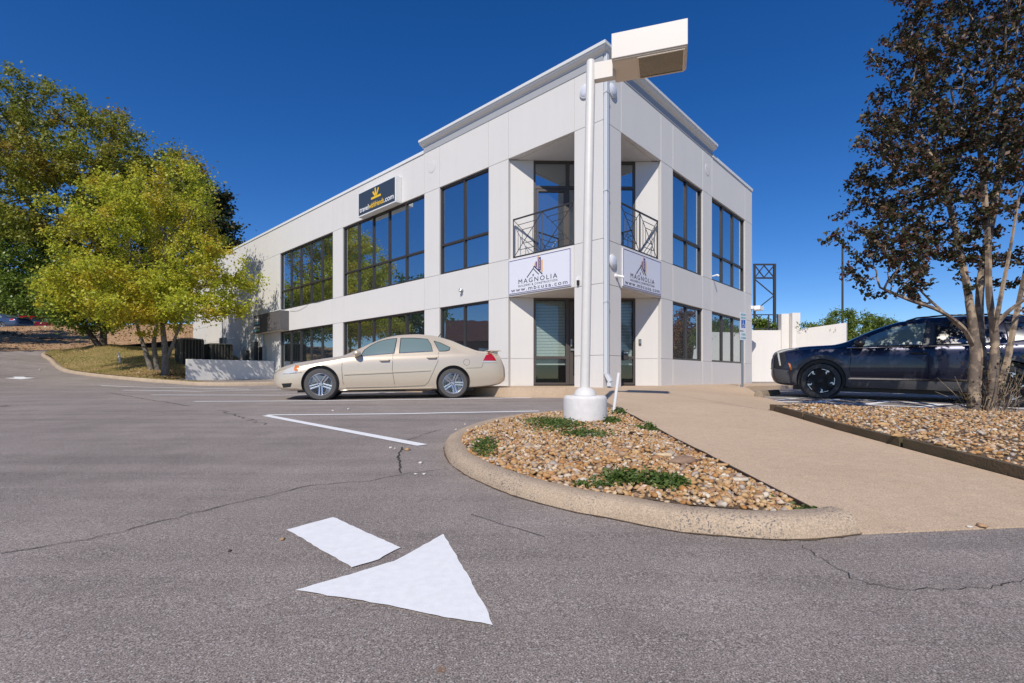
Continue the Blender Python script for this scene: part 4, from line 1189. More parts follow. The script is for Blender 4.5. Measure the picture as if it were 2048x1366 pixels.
for px, py, r, lb in loose:
    q = G(px, py)
    me = STONE_ME[random.randrange(10)].copy(); me.materials.clear(); me.materials.append(M['stone_dark'] if 'dark' in lb else M['stone_tan'] if ('tan' in lb or 'brown' in lb) else M['stone_white'])
    o = link('stone', me); zz0 = max(float(asphalt_z(q.x, q.y)), wz(q.x, q.y) if walk_in(q.x, q.y) else -9)
    o.matrix_world = Matrix.Translation((q.x, q.y, zz0 + r * .32)) @ Matrix.Rotation(random.uniform(0, 3), 4, 'Z') @ Matrix.Diagonal((r, r, r * .9, 1))
    tag(o, lb, 'stone', 'loose stones on the asphalt')

# ================================================================== PARKING LOT LAMP
lamp = thing('parking_lot_lamp', 'white parking lot lamp with a shoebox head on a concrete base', 'lamp post')
lx, ly = LAMP; lz = float(bedz(lx, ly)) - .1
M['base_conc'] = mat('painted_concrete', (0.66, 0.64, 0.62), .7, var=.06, vscale=14, bump=.3, bscale=40)
T4 = Matrix.Translation
MB().lathe([(.262, lz), (.262, .455), (.256, .478), (.238, .495), (.0, .50)], 40, T4((lx, ly, 0))).build('base', 'base_conc', lamp, smooth=True)
MB().lathe([(.135, .498), (.132, .53), (.11, .565), (.075, .588), (.058, .592)], 28, T4((lx, ly, 0))).build('base_cover', 'pole', lamp, smooth=True)
top = Vector((lx + .072, ly, 4.56)); bot = Vector((lx - .003, ly, .50))
MB().tube([bot, bot.lerp(top, .5), top - Vector((0, 0, .03)), top], [.058, .056, .055, .045], 28).build('pole', 'pole', lamp, smooth=True)
ax = Vector((.954, -.30, 0)).normalized(); az = Vector((-.3, -.954, 0)).normalized()
def LH(u, v, z): return Vector((top.x, top.y, 0)) + ax * u + az * v + Vector((0, 0, z))
MB().box((.045, -.045, 4.30), (.285, .045, 4.505), LH).build('arm', 'lamp', lamp, bevel=.004)
H0, H1, HB, HT = .27, 1.10, 4.385, 4.675
hd = MB().box((H0, -.24, HB), (H1, .24, HT), LH).build('head', 'lamp', lamp, bevel=.006)
MB().box((H0 + .015, -.225, HB - .012), (H1 - .015, .225, HB - .001), LH).build('door_frame', 'lamp_door', hd)
MB().box((H0 + .03, -.205, HB - .022), (H0 + .285, .205, HB - .0125), LH).build('ballast_cover', 'lamp_door', hd)
M['lens_dirty'] = mat('dirty_lens', (0.10, 0.075, 0.03), .12, col2=(0.035, 0.032, 0.02), vscale=9, coat=1.0)
MB().box((H0 + .30, -.195, HB - .020), (H1 - .045, .195, HB - .0125), LH).build('lens', 'lens_dirty', hd)
fr4 = MB()
for a in ((H0 + .287, -.212, H0 + .30, .212), (H1 - .045, -.212, H1 - .03, .212), (H0 + .30, -.212, H1 - .045, -.195), (H0 + .30, .195, H1 - .045, .212)): fr4.box((a[0], a[1], HB - .028), (a[2], a[3], HB - .0125), LH)
fr4.build('lens_frame', 'lamp_door', hd)
rebase(lamp, (lx, ly, float(bedz(lx, ly))))

# white plastic stakes
def stake(base, tip, r, label):
    t = thing('marker_stake', label, 'stake', 'white plastic marker stakes')
    MB().tube([Vector(base) - Vector((0, 0, .05)), tip], r, 14, cap=False).build('pipe', 'white', t, smooth=True)
    MB().tube([Vector(tip).lerp(Vector(base), .003), Vector(tip).lerp(Vector(base), .02)], r * .8, 14).build('pipe_mouth', 'black', t)
    rebase(t, base)
sb_ = P(1226, 821, 6.55); sb_.z = float(bedz(sb_.x, sb_.y))
stake(sb_, P(1237.5, 745.5, 6.5), .021, 'leaning white plastic stake beside the lamp base')
sb_ = P(241, 726.5, 24.6); sb_.z = float(grassz(sb_.x, sb_.y))
stake(sb_, sb_ + Vector((-.08, 0, .52)), .045, 'short white plastic stake on the lawn by the drive')

# ================================================================== SIGN POST, WHEEL STOP
sp_ = thing('sign_post', 'accessible parking sign on a galvanised post by the right kerb', 'sign')
b0 = Vector((6.02, 12.80, 0)); zg = float(asphalt_z(b0.x, b0.y)); b0.z = zg
ztop = 2.42
sn = Vector((.60, -.80, 0)).normalized(); sx_ = Vector((.80, .60, 0)).normalized()
def SP(u, p, z): return Vector((b0.x, b0.y, 0)) + sx_ * u + sn * p + Vector((0, 0, z))
ch = MB()
for a in ((-.03, 0, .03, .006), (-.03, -.03, -.024, 0), (.024, -.03, .03, 0)): ch.box((a[0], a[1], zg - .1), (a[2], a[3], 2.40), SP)
ch.build('post', 'steel', sp_)
M['sign_blue'] = mat('sign_blue', (0.01, 0.09, 0.42), .4); M['sign_green'] = mat('sign_green', (0.05, 0.30, 0.30), .4)
pls = MB().box((-.15, .008, 1.93), (.15, .014, 2.40), SP).build('plate', 'sign_white', sp_)
MB().box((-.15, .008, 1.68), (.15, .014, 1.90), SP).build('plate', 'sign_white', sp_)
fS = sign_frame(SP(-.15, .0155, 1.93), sx_, sn)
put_text('RESERVED', .07, 'sign_green', sp_, fS, .15, .39, 'C', width=.25); put_text('PARKING', .07, 'sign_green', sp_, fS, .15, .31, 'C', width=.25)
MB().add([fS @ Vector(v) for v in ((.05, .07, 0), (.25, .07, 0), (.25, .28, 0), (.05, .28, 0))], [(0, 1, 2, 3)]).build('symbol_panel', 'sign_blue', sp_, fix=False)
sy = MB(); f_ = fS @ Matrix.Translation((0, 0, .002))
def s2(mb, pts):
    mb.add([f_ @ Vector((a, b, 0)) for a, b in pts], [tuple(range(len(pts)))])
s2(sy, [(.135 + .014 * math.cos(a * .785), .255 + .014 * math.sin(a * .785)) for a in range(8)])
s2(sy, [(.128, .16), (.146, .16), (.146, .235), (.128, .235)]); s2(sy, [(.146, .16), (.19, .16), (.19, .175), (.146, .175)]); s2(sy, [(.176, .16), (.19, .16), (.21, .11), (.196, .105)])
for k in range(14):
    a0, a1 = math.radians(95 + k * 17), math.radians(95 + (k + 1) * 17); c = (.15, .135)
    s2(sy, [(c[0] + .05 * math.cos(a0), c[1] + .05 * math.sin(a0)), (c[0] + .05 * math.cos(a1), c[1] + .05 * math.sin(a1)), (c[0] + .038 * math.cos(a1), c[1] + .038 * math.sin(a1)), (c[0] + .038 * math.cos(a0), c[1] + .038 * math.sin(a0))])
sy.build('wheelchair_symbol', 'white', sp_, fix=False)
fS2 = sign_frame(SP(-.15, .0155, 1.68), sx_, sn)
put_text('VAN', .09, 'sign_green', sp_, fS2, .15, .12, 'C', width=.2); put_text('ACCESSIBLE', .06, 'sign_green', sp_, fS2, .15, .04, 'C', width=.26)
rebase(sp_, b0)
dp = thing('drain_pipe', 'white pipe stub poking from the kerb right of the sign post', 'pipe')
q = SP(.18, -.15, 0)
MB().lathe([(.045, zg - .05), (.045, zg + .13), (.055, zg + .13), (.055, zg + .16)], 14, T4((q.x, q.y, 0))).build('pipe', 'white', dp, smooth=True); MB().lathe([(.04, zg + .155), (.04, zg + .163)], 14, T4((q.x, q.y, 0))).build('pipe_mouth', 'black', dp)
rebase(dp, (q.x, q.y, zg))
ws = thing('wheel_stop', 'weathered concrete wheel stop in front of the dark car', 'wheel stop')
c0 = Vector((5.72, 11.05, 0)); dd = Rd.normalized(); nn = nR
c0.z = float(asphalt_z(c0.x, c0.y))
def WS(u, p, z): return c0 + dd * u + nn * p + Vector((0, 0, z))
MB().prism([(-.10, -.02), (.10, -.02), (.085, .06), (.05, .125), (-.05, .125), (-.085, .06)], lambda a, b, h: WS(h, a, b), -.55, .85).build('block', 'old_concrete', ws, bevel=.012)
for u_ in (-.3, .6): MB().lathe([(.012, .12), (.012, .132)], 8, T4(WS(u_, 0, 0))).build('spike', 'steel', ws)
rebase(ws, c0)

# ================================================================== LOW WALL, AIR CONDITIONERS, METERS (left end)
lw = thing('low_wall', 'low white wall beside the air conditioners, dappled with tree shade', 'wall')
w0 = FL(19.0, .02, 0); w1 = w0 + nL * 3.75
wdir = (w1 - w0).normalized(); wn_ = Vector((wdir.y, -wdir.x, 0))
if wn_.dot(Vector((1, -1, 0))) < 0: wn_ = -wn_
def LW(u, p, z): return Vector((w0.x, w0.y, ZS)) + wdir * u + wn_ * p + Vector((0, 0, z))
MB().box((0, -.2, -.5), (3.75, 0, 1.04), LW).build('wall', 'wall', lw, bevel=.01)
rebase(lw, LW(1.8, 0, -.1))
M['ac'] = mat('ac_grille', (0.085, 0.085, 0.075), .5, .2); M['ac_top'] = mat('ac_top', (0.22, 0.22, 0.20), .5, .2)
def ac_unit(c, w, d, h, rot, label):
    t = thing('air_conditioner', label, 'air conditioner', 'condenser units behind the low wall')
    Rm = Matrix.Translation(c) @ Matrix.Rotation(rot, 4, 'Z')
    fr = lambda x, y, z: Rm @ Vector((x, y, z))
    MB().box((-w / 2 + .03, -d / 2 + .03, .05), (w / 2 - .03, d / 2 - .03, h - .03), fr).build('coil', 'interior', t)
    MB().box((-w / 2, -d / 2, h - .06), (w / 2, d / 2, h), fr).build('top', 'ac_top', t, bevel=.01); MB().box((-w / 2, -d / 2, 0), (w / 2, d / 2, .08), fr).build('base', 'ac_top', t)
    n = 9
    for i in range(n):
        x = -w / 2 + w * (i + .5) / n
        for y in (-d / 2, d / 2 - .02): MB().box((x - .022, y, .08), (x + .022, y + .02, h - .06), fr).build('slat', 'ac', t)
    for i in range(7):
        y = -d / 2 + d * (i + .5) / 7
        for x in (-w / 2, w / 2 - .02): MB().box((x, y - .022, .08), (x + .02, y + .022, h - .06), fr).build('slat', 'ac', t)
    for sx in (-1, 1):
        for sy2 in (-1, 1): MB().box((sx * w / 2 - .03, sy2 * d / 2 - .03, .08), (sx * w / 2 + .03, sy2 * d / 2 + .03, h - .06), fr).build('corner_post', 'ac', t)
    MB().lathe([(.32, h), (.32, h + .03), (.05, h + .05)], 20, Rm).build('fan_guard', 'ac', t)
    rebase(t, c)
ra = math.atan2(Ld.y, Ld.x)
a1 = P(379, 720, 25.5); a1.z = 1.28; ac_unit(a1, 1.0, 1.0, 1.42, ra, 'tall dark grey air conditioner nearest the tree')
a2 = P(436, 720, 26.5); a2.z = 1.15; ac_unit(a2, 1.3, 1.0, 1.35, ra, 'wide dark grey air conditioner nearest the building')
def wall_box(s, z, w, h, d, m, name, label, cat):
    t = thing(name, label, cat)
    MB().box((s - w / 2, .005, z), (s + w / 2, d, z + h), FL).build('case', m, t, bevel=.01)
    MB().box((s - w / 2 + .03, d, z + .03), (s + w / 2 - .03, d + .012, z + h - .03), FL).build('cover', 'steel' if m != 'steel' else 'black', t)
    MB().tube([FL(s, d * .5, z + h), FL(s, d * .5, z + h + 1.1)], .035, 8).build('conduit', 'steel', t)
    rebase(t, FL(s, 0, z))
wall_box(20.3, 1.0, .5, .8, .2, 'steel', 'meter_box', 'grey meter box on the shaded wall under the canopy', 'meter box'); wall_box(21.4, .9, .45, 1.2, .2, 'iron', 'electric_panel', 'dark electric panel on the shaded wall behind the low wall', 'electric panel'); wall_box(22.6, 1.1, .4, .6, .18, 'iron', 'fuse_box', 'dark fuse box left of the electric panel', 'fuse box'); wall_box(26.5, 1.9, .6, .7, .2, 'steel', 'meter_cabinet', 'grey meter cabinet on the sunlit far wall', 'meter box')

# ================================================================== RETAINING WALLS, RAIL, TOWER, POLE (right)
rw = thing('retaining_wall', 'cream retaining wall with two square pillars behind the parking', 'wall')
def seg_wall(a, b, th, z0, z1, name, parent, m='wall_cream', z1b=None):
    a = Vector((*a, 0)); b = Vector((*b, 0)); d = (b - a).normalized(); n = Vector((-d.y, d.x, 0)) * th
    z1b = z1 if z1b is None else z1b
    vs = [a, b, b + n, a + n]
    v = [(q.x, q.y, z0) for q in vs] + [(q.x, q.y, z) for q, z in zip(vs, (z1, z1b, z1b, z1))]
    return MB().add(v, [(0, 3, 2, 1), (4, 5, 6, 7), (0, 1, 5, 4), (1, 2, 6, 5), (2, 3, 7, 6), (3, 0, 4, 7)]).build(name, m, parent, bevel=.01)
seg_wall((8.6, 21.0), (11.55, 21.0), .25, .1, 2.72, 'wall', rw)
seg_wall((11.50, 20.93), (11.82, 20.93), .34, .1, 3.42, 'pillar', rw); seg_wall((11.83, 20.70), (12.17, 20.70), .50, .1, 3.43, 'pillar', rw)
seg_wall((13.28, 19.5), (12.0, 20.69), -.25, .1, 2.88, 'wall', rw, z1b=2.72)
seg_wall((13.6, 21.1), (17.8, 21.1), .25, .0, 2.50, 'wall', rw)
rebase(rw, (12, 19, .4))
gr = thing('guard_rail', 'dark metal guard rail on top of the retaining wall', 'railing')
rl = MB()
for z in (2.80, 3.40): rl.bar((9.0, 21.12, z), (11.45, 21.12, z), .04)
rl.build('rail', 'iron', gr)
for x in (9.0, 10.0, 11.05, 11.42): MB().bar((x, 21.12, 2.70), (x, 21.12, 3.40), .04).build('post', 'iron', gr)
for x in (9.5, 10.5, 11.2): MB().bar((x - .25, 21.12, 2.82), (x + .25, 21.12, 3.38), .02).build('brace', 'iron', gr)
rebase(gr, (10.5, 21.12, 2.7))
tw = thing('lattice_tower', 'dark steel lattice tower frame beyond the retaining wall', 'tower')
D_ = 55.0
def TP(px, py, dd=0): return P(px, py, D_ + dd)
def tb_(name, a, b, w=.18): MB().bar(a, b, w * .55).build(name, 'iron', tw)
for dz_ in (0, 2.2):
    tb_('leg', TP(1509, 660, dz_), TP(1509, 528, dz_), .35); tb_('leg', TP(1549, 680, dz_), TP(1549, 528, dz_), .45)
    tb_('beam', TP(1507, 529, dz_), TP(1551, 529, dz_), .3); tb_('beam', TP(1508, 556, dz_), TP(1550, 556, dz_), .3)
    for a, b in (((1509, 530), (1528, 555)), ((1528, 555), (1548, 531)), ((1548, 555), (1528, 531)), ((1528, 531), (1510, 555)), ((1509, 558), (1547, 590)), ((1547, 592), (1511, 620)), ((1509, 628), (1547, 658))): tb_('brace', TP(*a, dz_), TP(*b, dz_))
for a in ((1509, 529), (1549, 529), (1509, 556), (1549, 556), (1549, 600)): tb_('strut', TP(*a), TP(*a, 2.2))
rebase(tw, TP(1530, 680))
fp = thing('light_pole', 'thin dark light pole far behind the shrub', 'pole')
MB().tube([P(1685, 700, 60), P(1685, 478, 60)], [.13, .10], 10).build('pole', 'iron', fp, smooth=True)
rebase(fp, P(1685, 700, 60))
# ================================================================== CARS
M['chrome'] = mat('chrome', (0.75, 0.76, 0.78), .12, 1.0)
M['alloy'] = mat('alloy_wheel', (0.62, 0.63, 0.66), .28, .9)
M['alloy_dark'] = mat('dark_alloy', (0.02, 0.02, 0.022), .3, .6)
M['car_black'] = mat('car_black_trim', (0.018, 0.018, 0.02), .45)
M['clad'] = mat('grey_cladding', (0.055, 0.056, 0.06), .55)
M['seam'] = mat('panel_gap', (0.01, 0.01, 0.01), .9)
M['car_glass'] = glass_material('car_glass', .08, body=(0.16, 0.22, 0.20), wobble=0, tint=(.9, 1, 1))
M['car_glass_dark'] = glass_material('car_privacy_glass', .10, body=(0.012, 0.013, 0.014), wobble=0)
M['red_lens'] = mat('red_lens', (0.42, 0.008, 0.012), .12, coat=1.0)
M['amber'] = mat('amber_lens', (0.62, 0.18, 0.02), .15, coat=1.0)
M['headlamp'] = mat('headlamp', (0.74, 0.72, 0.64), .12, .3, coat=1.0)
def paint(name, c, metal=.45, rough=.32):
    m = mat(name, c, rough, metal, coat=.6)
    n, l = nodes_of(m); b = n['Principled BSDF']
    pos = n.new('ShaderNodeTexCoord').outputs['Object']
    nz = noise(n, l, pos, 2.2, 2)
    bp = n.new('ShaderNodeBump'); bp.inputs['Strength'].default_value = .5; bp.inputs['Distance'].default_value = .002
    l.new(nz, bp.inputs['Height']); l.new(bp.outputs[0], b.inputs['Coat Normal']); l.new(bp.outputs[0], b.inputs['Normal'])
    return m
class Car:
    def __init__(s, root, table, paint_m, xf, xr, rw, arch, track):
        s.root, s.paint, s.xf, s.xr, s.rw, s.track = root, paint_m, xf, xr, rw, track
        t = np.array(sorted(table)); xx = np.linspace(t[0, 0], t[-1, 0], 400)
        cols = []
        for c in range(1, 6):
            y = np.interp(xx, t[:, 0], t[:, c]); k = np.ones(13) / 13
            yp = np.pad(y, 6, mode='edge'); ys_ = np.convolve(yp, k, 'valid')
            m = np.clip(np.minimum(xx - xx[0], xx[-1] - xx) / .12, 0, 1); cols.append(y * (1 - m) + ys_ * m)
        ends = np.concatenate([np.linspace(0, 24, 9), np.linspace(30, 369, 62), np.linspace(375, 399, 9)]).astype(int)
        vs = []; s.n = 0
        for i in ends:
            x = xx[i]; zb, zs_, zt, w, wr = [c[i] for c in cols]
            h = zs_ - zb
            half = [(0, zb), (.72 * w, zb), (.93 * w, zb + .03), (.972 * w, zb + .14 * h), (.995 * w, zb + .34 * h), (w, zb + .55 * h), (.994 * w, zb + .76 * h), (.982 * w, zb + .90 * h), (.955 * w, zs_)]
            p0 = (.945 * w, zs_ + .012); p1 = (wr, zt - .065)
            for q in (0, .2, .4, .6, .8, 1.0):
                b = .035 * math.sin(math.pi * q) * min(1, (zt - zs_) / .4)
                half.append((p0[0] + (p1[0] - p0[0]) * q + b, p0[1] + (p1[1] - p0[1]) * q))
            half += [(wr * .955, zt - .036), (wr * .86, zt - .016), (wr * .6, zt - .004), (0, zt)]
            full = half + [(-a, b) for a, b in half[-2:0:-1]]
            s.n = len(full); vs += [(x, a, b) for a, b in full]
        k = s.n; m = len(ends)
        fs = [(i * k + j, (i + 1) * k + j, (i + 1) * k + (j + 1) % k, i * k + (j + 1) % k) for i in range(m - 1) for j in range(k)] + [tuple(range(k)), tuple((m - 1) * k + j for j in range(k))]
        tmp = MB().add(vs, fs).build('tmp_body', s.paint)
        cut = MB()
        cutters = []
        for x in (xf, xr):
            for sd_ in (-1, 1):
                mt = Matrix.Translation((x, sd_ * .50, rw + .02)) @ Matrix.Rotation(-sd_ * math.pi / 2, 4, 'X')
                cutters.append(MB().lathe([(arch, 0), (arch, .7)], 40, mt).build('tmp_cut', s.paint))
        for c in cutters:
            md = tmp.modifiers.new('b', 'BOOLEAN'); md.operation = 'DIFFERENCE'; md.object = c; md.solver = 'EXACT'
        dg = bpy.context.evaluated_depsgraph_get(); dg.update()
        me = bpy.data.meshes.new_from_object(tmp.evaluated_get(dg))
        for o in cutters + [tmp]: bpy.data.objects.remove(o, do_unlink=True)
        me.shade_smooth(); me.set_sharp_from_angle(angle=math.radians(38))
        me.materials.clear(); me.materials.append(s.paint); me.name = 'body'
        s.body = link('body', me, root)
        bm = bmesh.new(); bm.from_mesh(me); s.bvh = BVHTree.FromBMesh(bm); bm.free()
        for x in (xf, xr):
            for sd_ in (-1, 1):
                mt = Matrix.Translation((x, sd_ * .48, rw + .02)) @ Matrix.Rotation(-sd_ * math.pi / 2, 4, 'X')
                MB().lathe([(0, 0), (arch - .012, 0), (arch - .012, .30)], 30, mt).build('wheel_well', 'car_black', root, fix=False)
        s.chassis()
    def chassis(s):
        MB().box((s.xr - .5, -.62, .16), (s.xf + .5, .62, .30)).build('underbody', 'car_black', s.root)
    def hit(s, u, z, side=1):
        r = s.bvh.ray_cast(Vector((u, 3 * side, z)), Vector((0, -side, 0)))
        return (r[0], r[1]) if r[0] is not None else (None, None)
    def sheet(s, poly, name, m, off=.005, side=1, parent=None, axis='side', step=.06, th=.012):
        poly = densify(poly, step * 1.5); pts2, fcs, _ = poly_mesh(poly, lambda x, y: x * 0, step)
        out = []; back = []
        last = None
        for a, b, _z in pts2:
            if axis == 'side': org, d = Vector((a, 3 * side, b)), Vector((0, -side, 0))
            elif axis == 'front': org, d = Vector((4, a, b)), Vector((-1, 0, 0))
            elif axis == 'rear': org, d = Vector((-4, a, b)), Vector((1, 0, 0))
            else: org, d = Vector((a, b, 4)), Vector((0, 0, -1))
            r = s.bvh.ray_cast(org, d)
            if r[0] is None:
                nr = s.bvh.find_nearest(org + d * 3.2); loc, nm = nr[0], nr[1]
            else: loc, nm = r[0], r[1]
            if nm.dot(d) > 0: nm = -nm
            out.append(loc + nm * off); back.append(loc - nm * .004)
        n = len(out)
        ec = {}
        for f in fcs:
            for i in range(len(f)):
                e = (f[i], f[(i + 1) % len(f)]); ec[tuple(sorted(e))] = ec.get(tuple(sorted(e)), []) + [e]
        sk = [(e[0][0], e[0][1], e[0][1] + n, e[0][0] + n) for e in ec.values() if len(e) == 1]
        return MB().add(out + back, list(fcs) + sk).build(name, m, parent or s.root, smooth=True, fix=True)
    def line(s, pts, name, m, r=.004, side=1, off=.0, parent=None, k=5):
        dense = []
        for a, b in zip(pts[:-1], pts[1:]):
            a = Vector(a); b = Vector(b); q = max(1, int((b - a).length / .08)); dense += [a.lerp(b, j / q) for j in range(q)]
        dense.append(Vector(pts[-1])); P3 = []
        for p in dense:
            h, nn_ = s.hit(p.x, p.y, side)
            if h is not None: P3.append(h + Vector((0, side * off, 0)))
        if len(P3) > 1: MB().tube(P3, r, k).build(name, m, parent or s.root, smooth=True)
    def wheel(s, x, side, style, wd=.22):
        r = s.rw
        c = Vector((x, side * (s.track - wd / 2), r))
        mt = Matrix.Translation(c) @ Matrix.Rotation(-side * math.pi / 2, 4, 'X')      # local z points outwards
        rim = r * .70
        h = wd / 2
        RB = 'rubber' if style == 'sedan' else 'car_black'
        w = MB().lathe([(rim, -h), (r * .93, -h), (r * .985, -h * .8), (r, -h * .5), (r, h * .5), (r * .985, h * .78), (r * .93, h), (rim * 1.03, h * 1.0), (rim, h * .86), (rim * .98, 0)], 48, mt).build('wheel', RB, s.root, smooth=True)
        MB().lathe([(rim * 1.01, h * .55), (rim * 1.0, h * .9), (rim * .965, h * .92), (rim * .93, h * .62), (rim * .925, h * .5)], 48, mt).build('rim', 'alloy' if style == 'sedan' else 'alloy_dark', w, smooth=True, fix=False)
        MB().lathe([(rim * .93, h * .55), (rim * .92, -h * .6), (0, -h * .62)], 40, mt).build('rim_barrel', 'car_black', w, smooth=True, fix=False)
        MB().lathe([(rim * .62, -h * .5), (rim * .62, -h * .35), (0, -h * .35)], 28, mt).build('brake_disc', 'steel', w)
        sp = MB(); ac = MB()
        for k in range(5):
            a = 2 * math.pi * k / 5 + (.31 if x > 0 else .55)
            R_ = mt @ Matrix.Rotation(a, 4, 'Z')
            if style == 'sedan':
                for q in (-1, 1):
                    v = [R_ @ Vector(p) for p in ((rim * .15, q * .024 - .013, h * .55), (rim * .15, q * .024 + .013, h * .55), (rim * .95, q * .029 + .0165, h * .78), (rim * .95, q * .029 - .0165, h * .78), (rim * .15, q * .024 - .013, h * .2), (rim * .15, q * .024 + .013, h * .2), (rim * .95, q * .029 + .018, h * .35), (rim * .95, q * .029 - .018, h * .35))]
                    sp.add(v, [(0, 1, 2, 3), (4, 7, 6, 5), (0, 4, 5, 1), (1, 5, 6, 2), (2, 6, 7, 3), (3, 7, 4, 0)])
            else:
                v = [R_ @ Vector(p) for p in ((rim * .1, -.03, h * .4), (rim * .1, .03, h * .4), (rim * .93, .07, h * .7), (rim * .93, -.05, h * .7), (rim * .1, -.03, h * .1), (rim * .1, .03, h * .1), (rim * .93, .07, h * .3), (rim * .93, -.05, h * .3))]
                sp.add(v, [(0, 1, 2, 3), (4, 7, 6, 5), (0, 4, 5, 1), (1, 5, 6, 2), (2, 6, 7, 3), (3, 7, 4, 0)])
                v = [R_ @ Vector(p) for p in ((rim * .55, -.002, h * .66), (rim * .96, .04, h * .80), (rim * .955, .10, h * .79), (rim * .9, .115, h * .76), (rim * .93, .05, h * .78), (rim * .60, .012, h * .66))]
                v = [R_ @ Vector((rim * rr * math.cos(aa), rim * rr * math.sin(aa), h * .80)) for rr, aa in ((.62, .0), (.80, .10), (.83, .0), (.985, -.02), (.985, .62), (.93, .62), (.91, .16), (.74, .22))]
                v += [q - (mt.to_3x3() @ Vector((0, 0, .02))) for q in v]
                ac.add(v, [tuple(range(8)), tuple(range(15, 7, -1))] + [(i, 8 + i, 8 + (i + 1) % 8, (i + 1) % 8) for i in range(8)])
        sp.lathe([(rim * .26, h * .2), (rim * .25, h * .52), (rim * .12, h * .58), (0, h * .58)], 20, mt)
        sp.build('spokes', 'alloy' if style == 'sedan' else 'alloy_dark', w, bevel=.003)
        if ac.v: ac.build('spoke_accent', 'alloy', w)
        for k in range(5):
            a = 2 * math.pi * k / 5
            MB().lathe([(.010, h * .5), (.010, h * .58)], 6, mt @ Matrix.Translation((rim * .18 * math.cos(a), rim * .18 * math.sin(a), 0))).build('lug_nut', 'car_black', w)
def place_car(root, f_contact, r_contact, xf, ty):
    f = (Vector(f_contact) - Vector(r_contact)).normalized(); left = Vector((0, 0, 1)).cross(f).normalized(); up = f.cross(left)
    m = Matrix.Identity(4)
    for i in range(3): m[i][0] = f[i]; m[i][1] = left[i]; m[i][2] = up[i]
    m.translation = Vector(f_contact) - f * xf - left * ty
    root.matrix_world = m
SEDAN = [(2.53, .42, .53, .60, .50, .40), (2.47, .27, .57, .665, .68, .52), (2.32, .21, .62, .735, .80, .64), (2.05, .20, .69, .81, .885, .74), (1.5, .19, .80, .905, .915, .79), (1.12, .19, .87, .96, .92, .77), (.98, .19, .90, 1.02, .92, .72), (.55, .19, .92, 1.24, .925, .63), (.2, .19, .93, 1.39, .925, .58), (-.1, .19, .94, 1.455, .925, .56), (-.5, .19, .95, 1.48, .925, .56), (-.9, .19, .97, 1.45, .925, .555), (-1.3, .20, .99, 1.34, .92, .57), (-1.65, .22, 1.00, 1.19, .91, .62), (-1.87, .23, 1.0, 1.10, .895, .70), (-2.2, .26, .97, 1.075, .86, .70), (-2.4, .30, .90, 1.03, .81, .66), (-2.5, .34, .72, .88, .74, .55), (-2.545, .42, .58, .68, .60, .45)]
def map_side(fc, rc, xf):
    """image pixel -> (x, z) on the near flank of a parked car"""
    fc = Vector(fc); rc = Vector(rc); d = rc - fc; L = (d.x ** 2 + d.y ** 2) ** .5; ux, uy, uz = d.x / L, d.y / L, d.z / L
    def f(px, py, inset=0.0):
        nx, ny = -uy, ux
        if ny < 0: nx, ny = -nx, -ny
        a = (px - CX) / F_PX
        x0, y0 = fc.x + nx * inset, fc.y + ny * inset
        u = (a * y0 - x0) / (ux - a * uy)
        Y = y0 + u * uy
        return (xf - u, CAMZ - (py - HY) / F_PX * Y - (fc.z + uz * u))
    return f
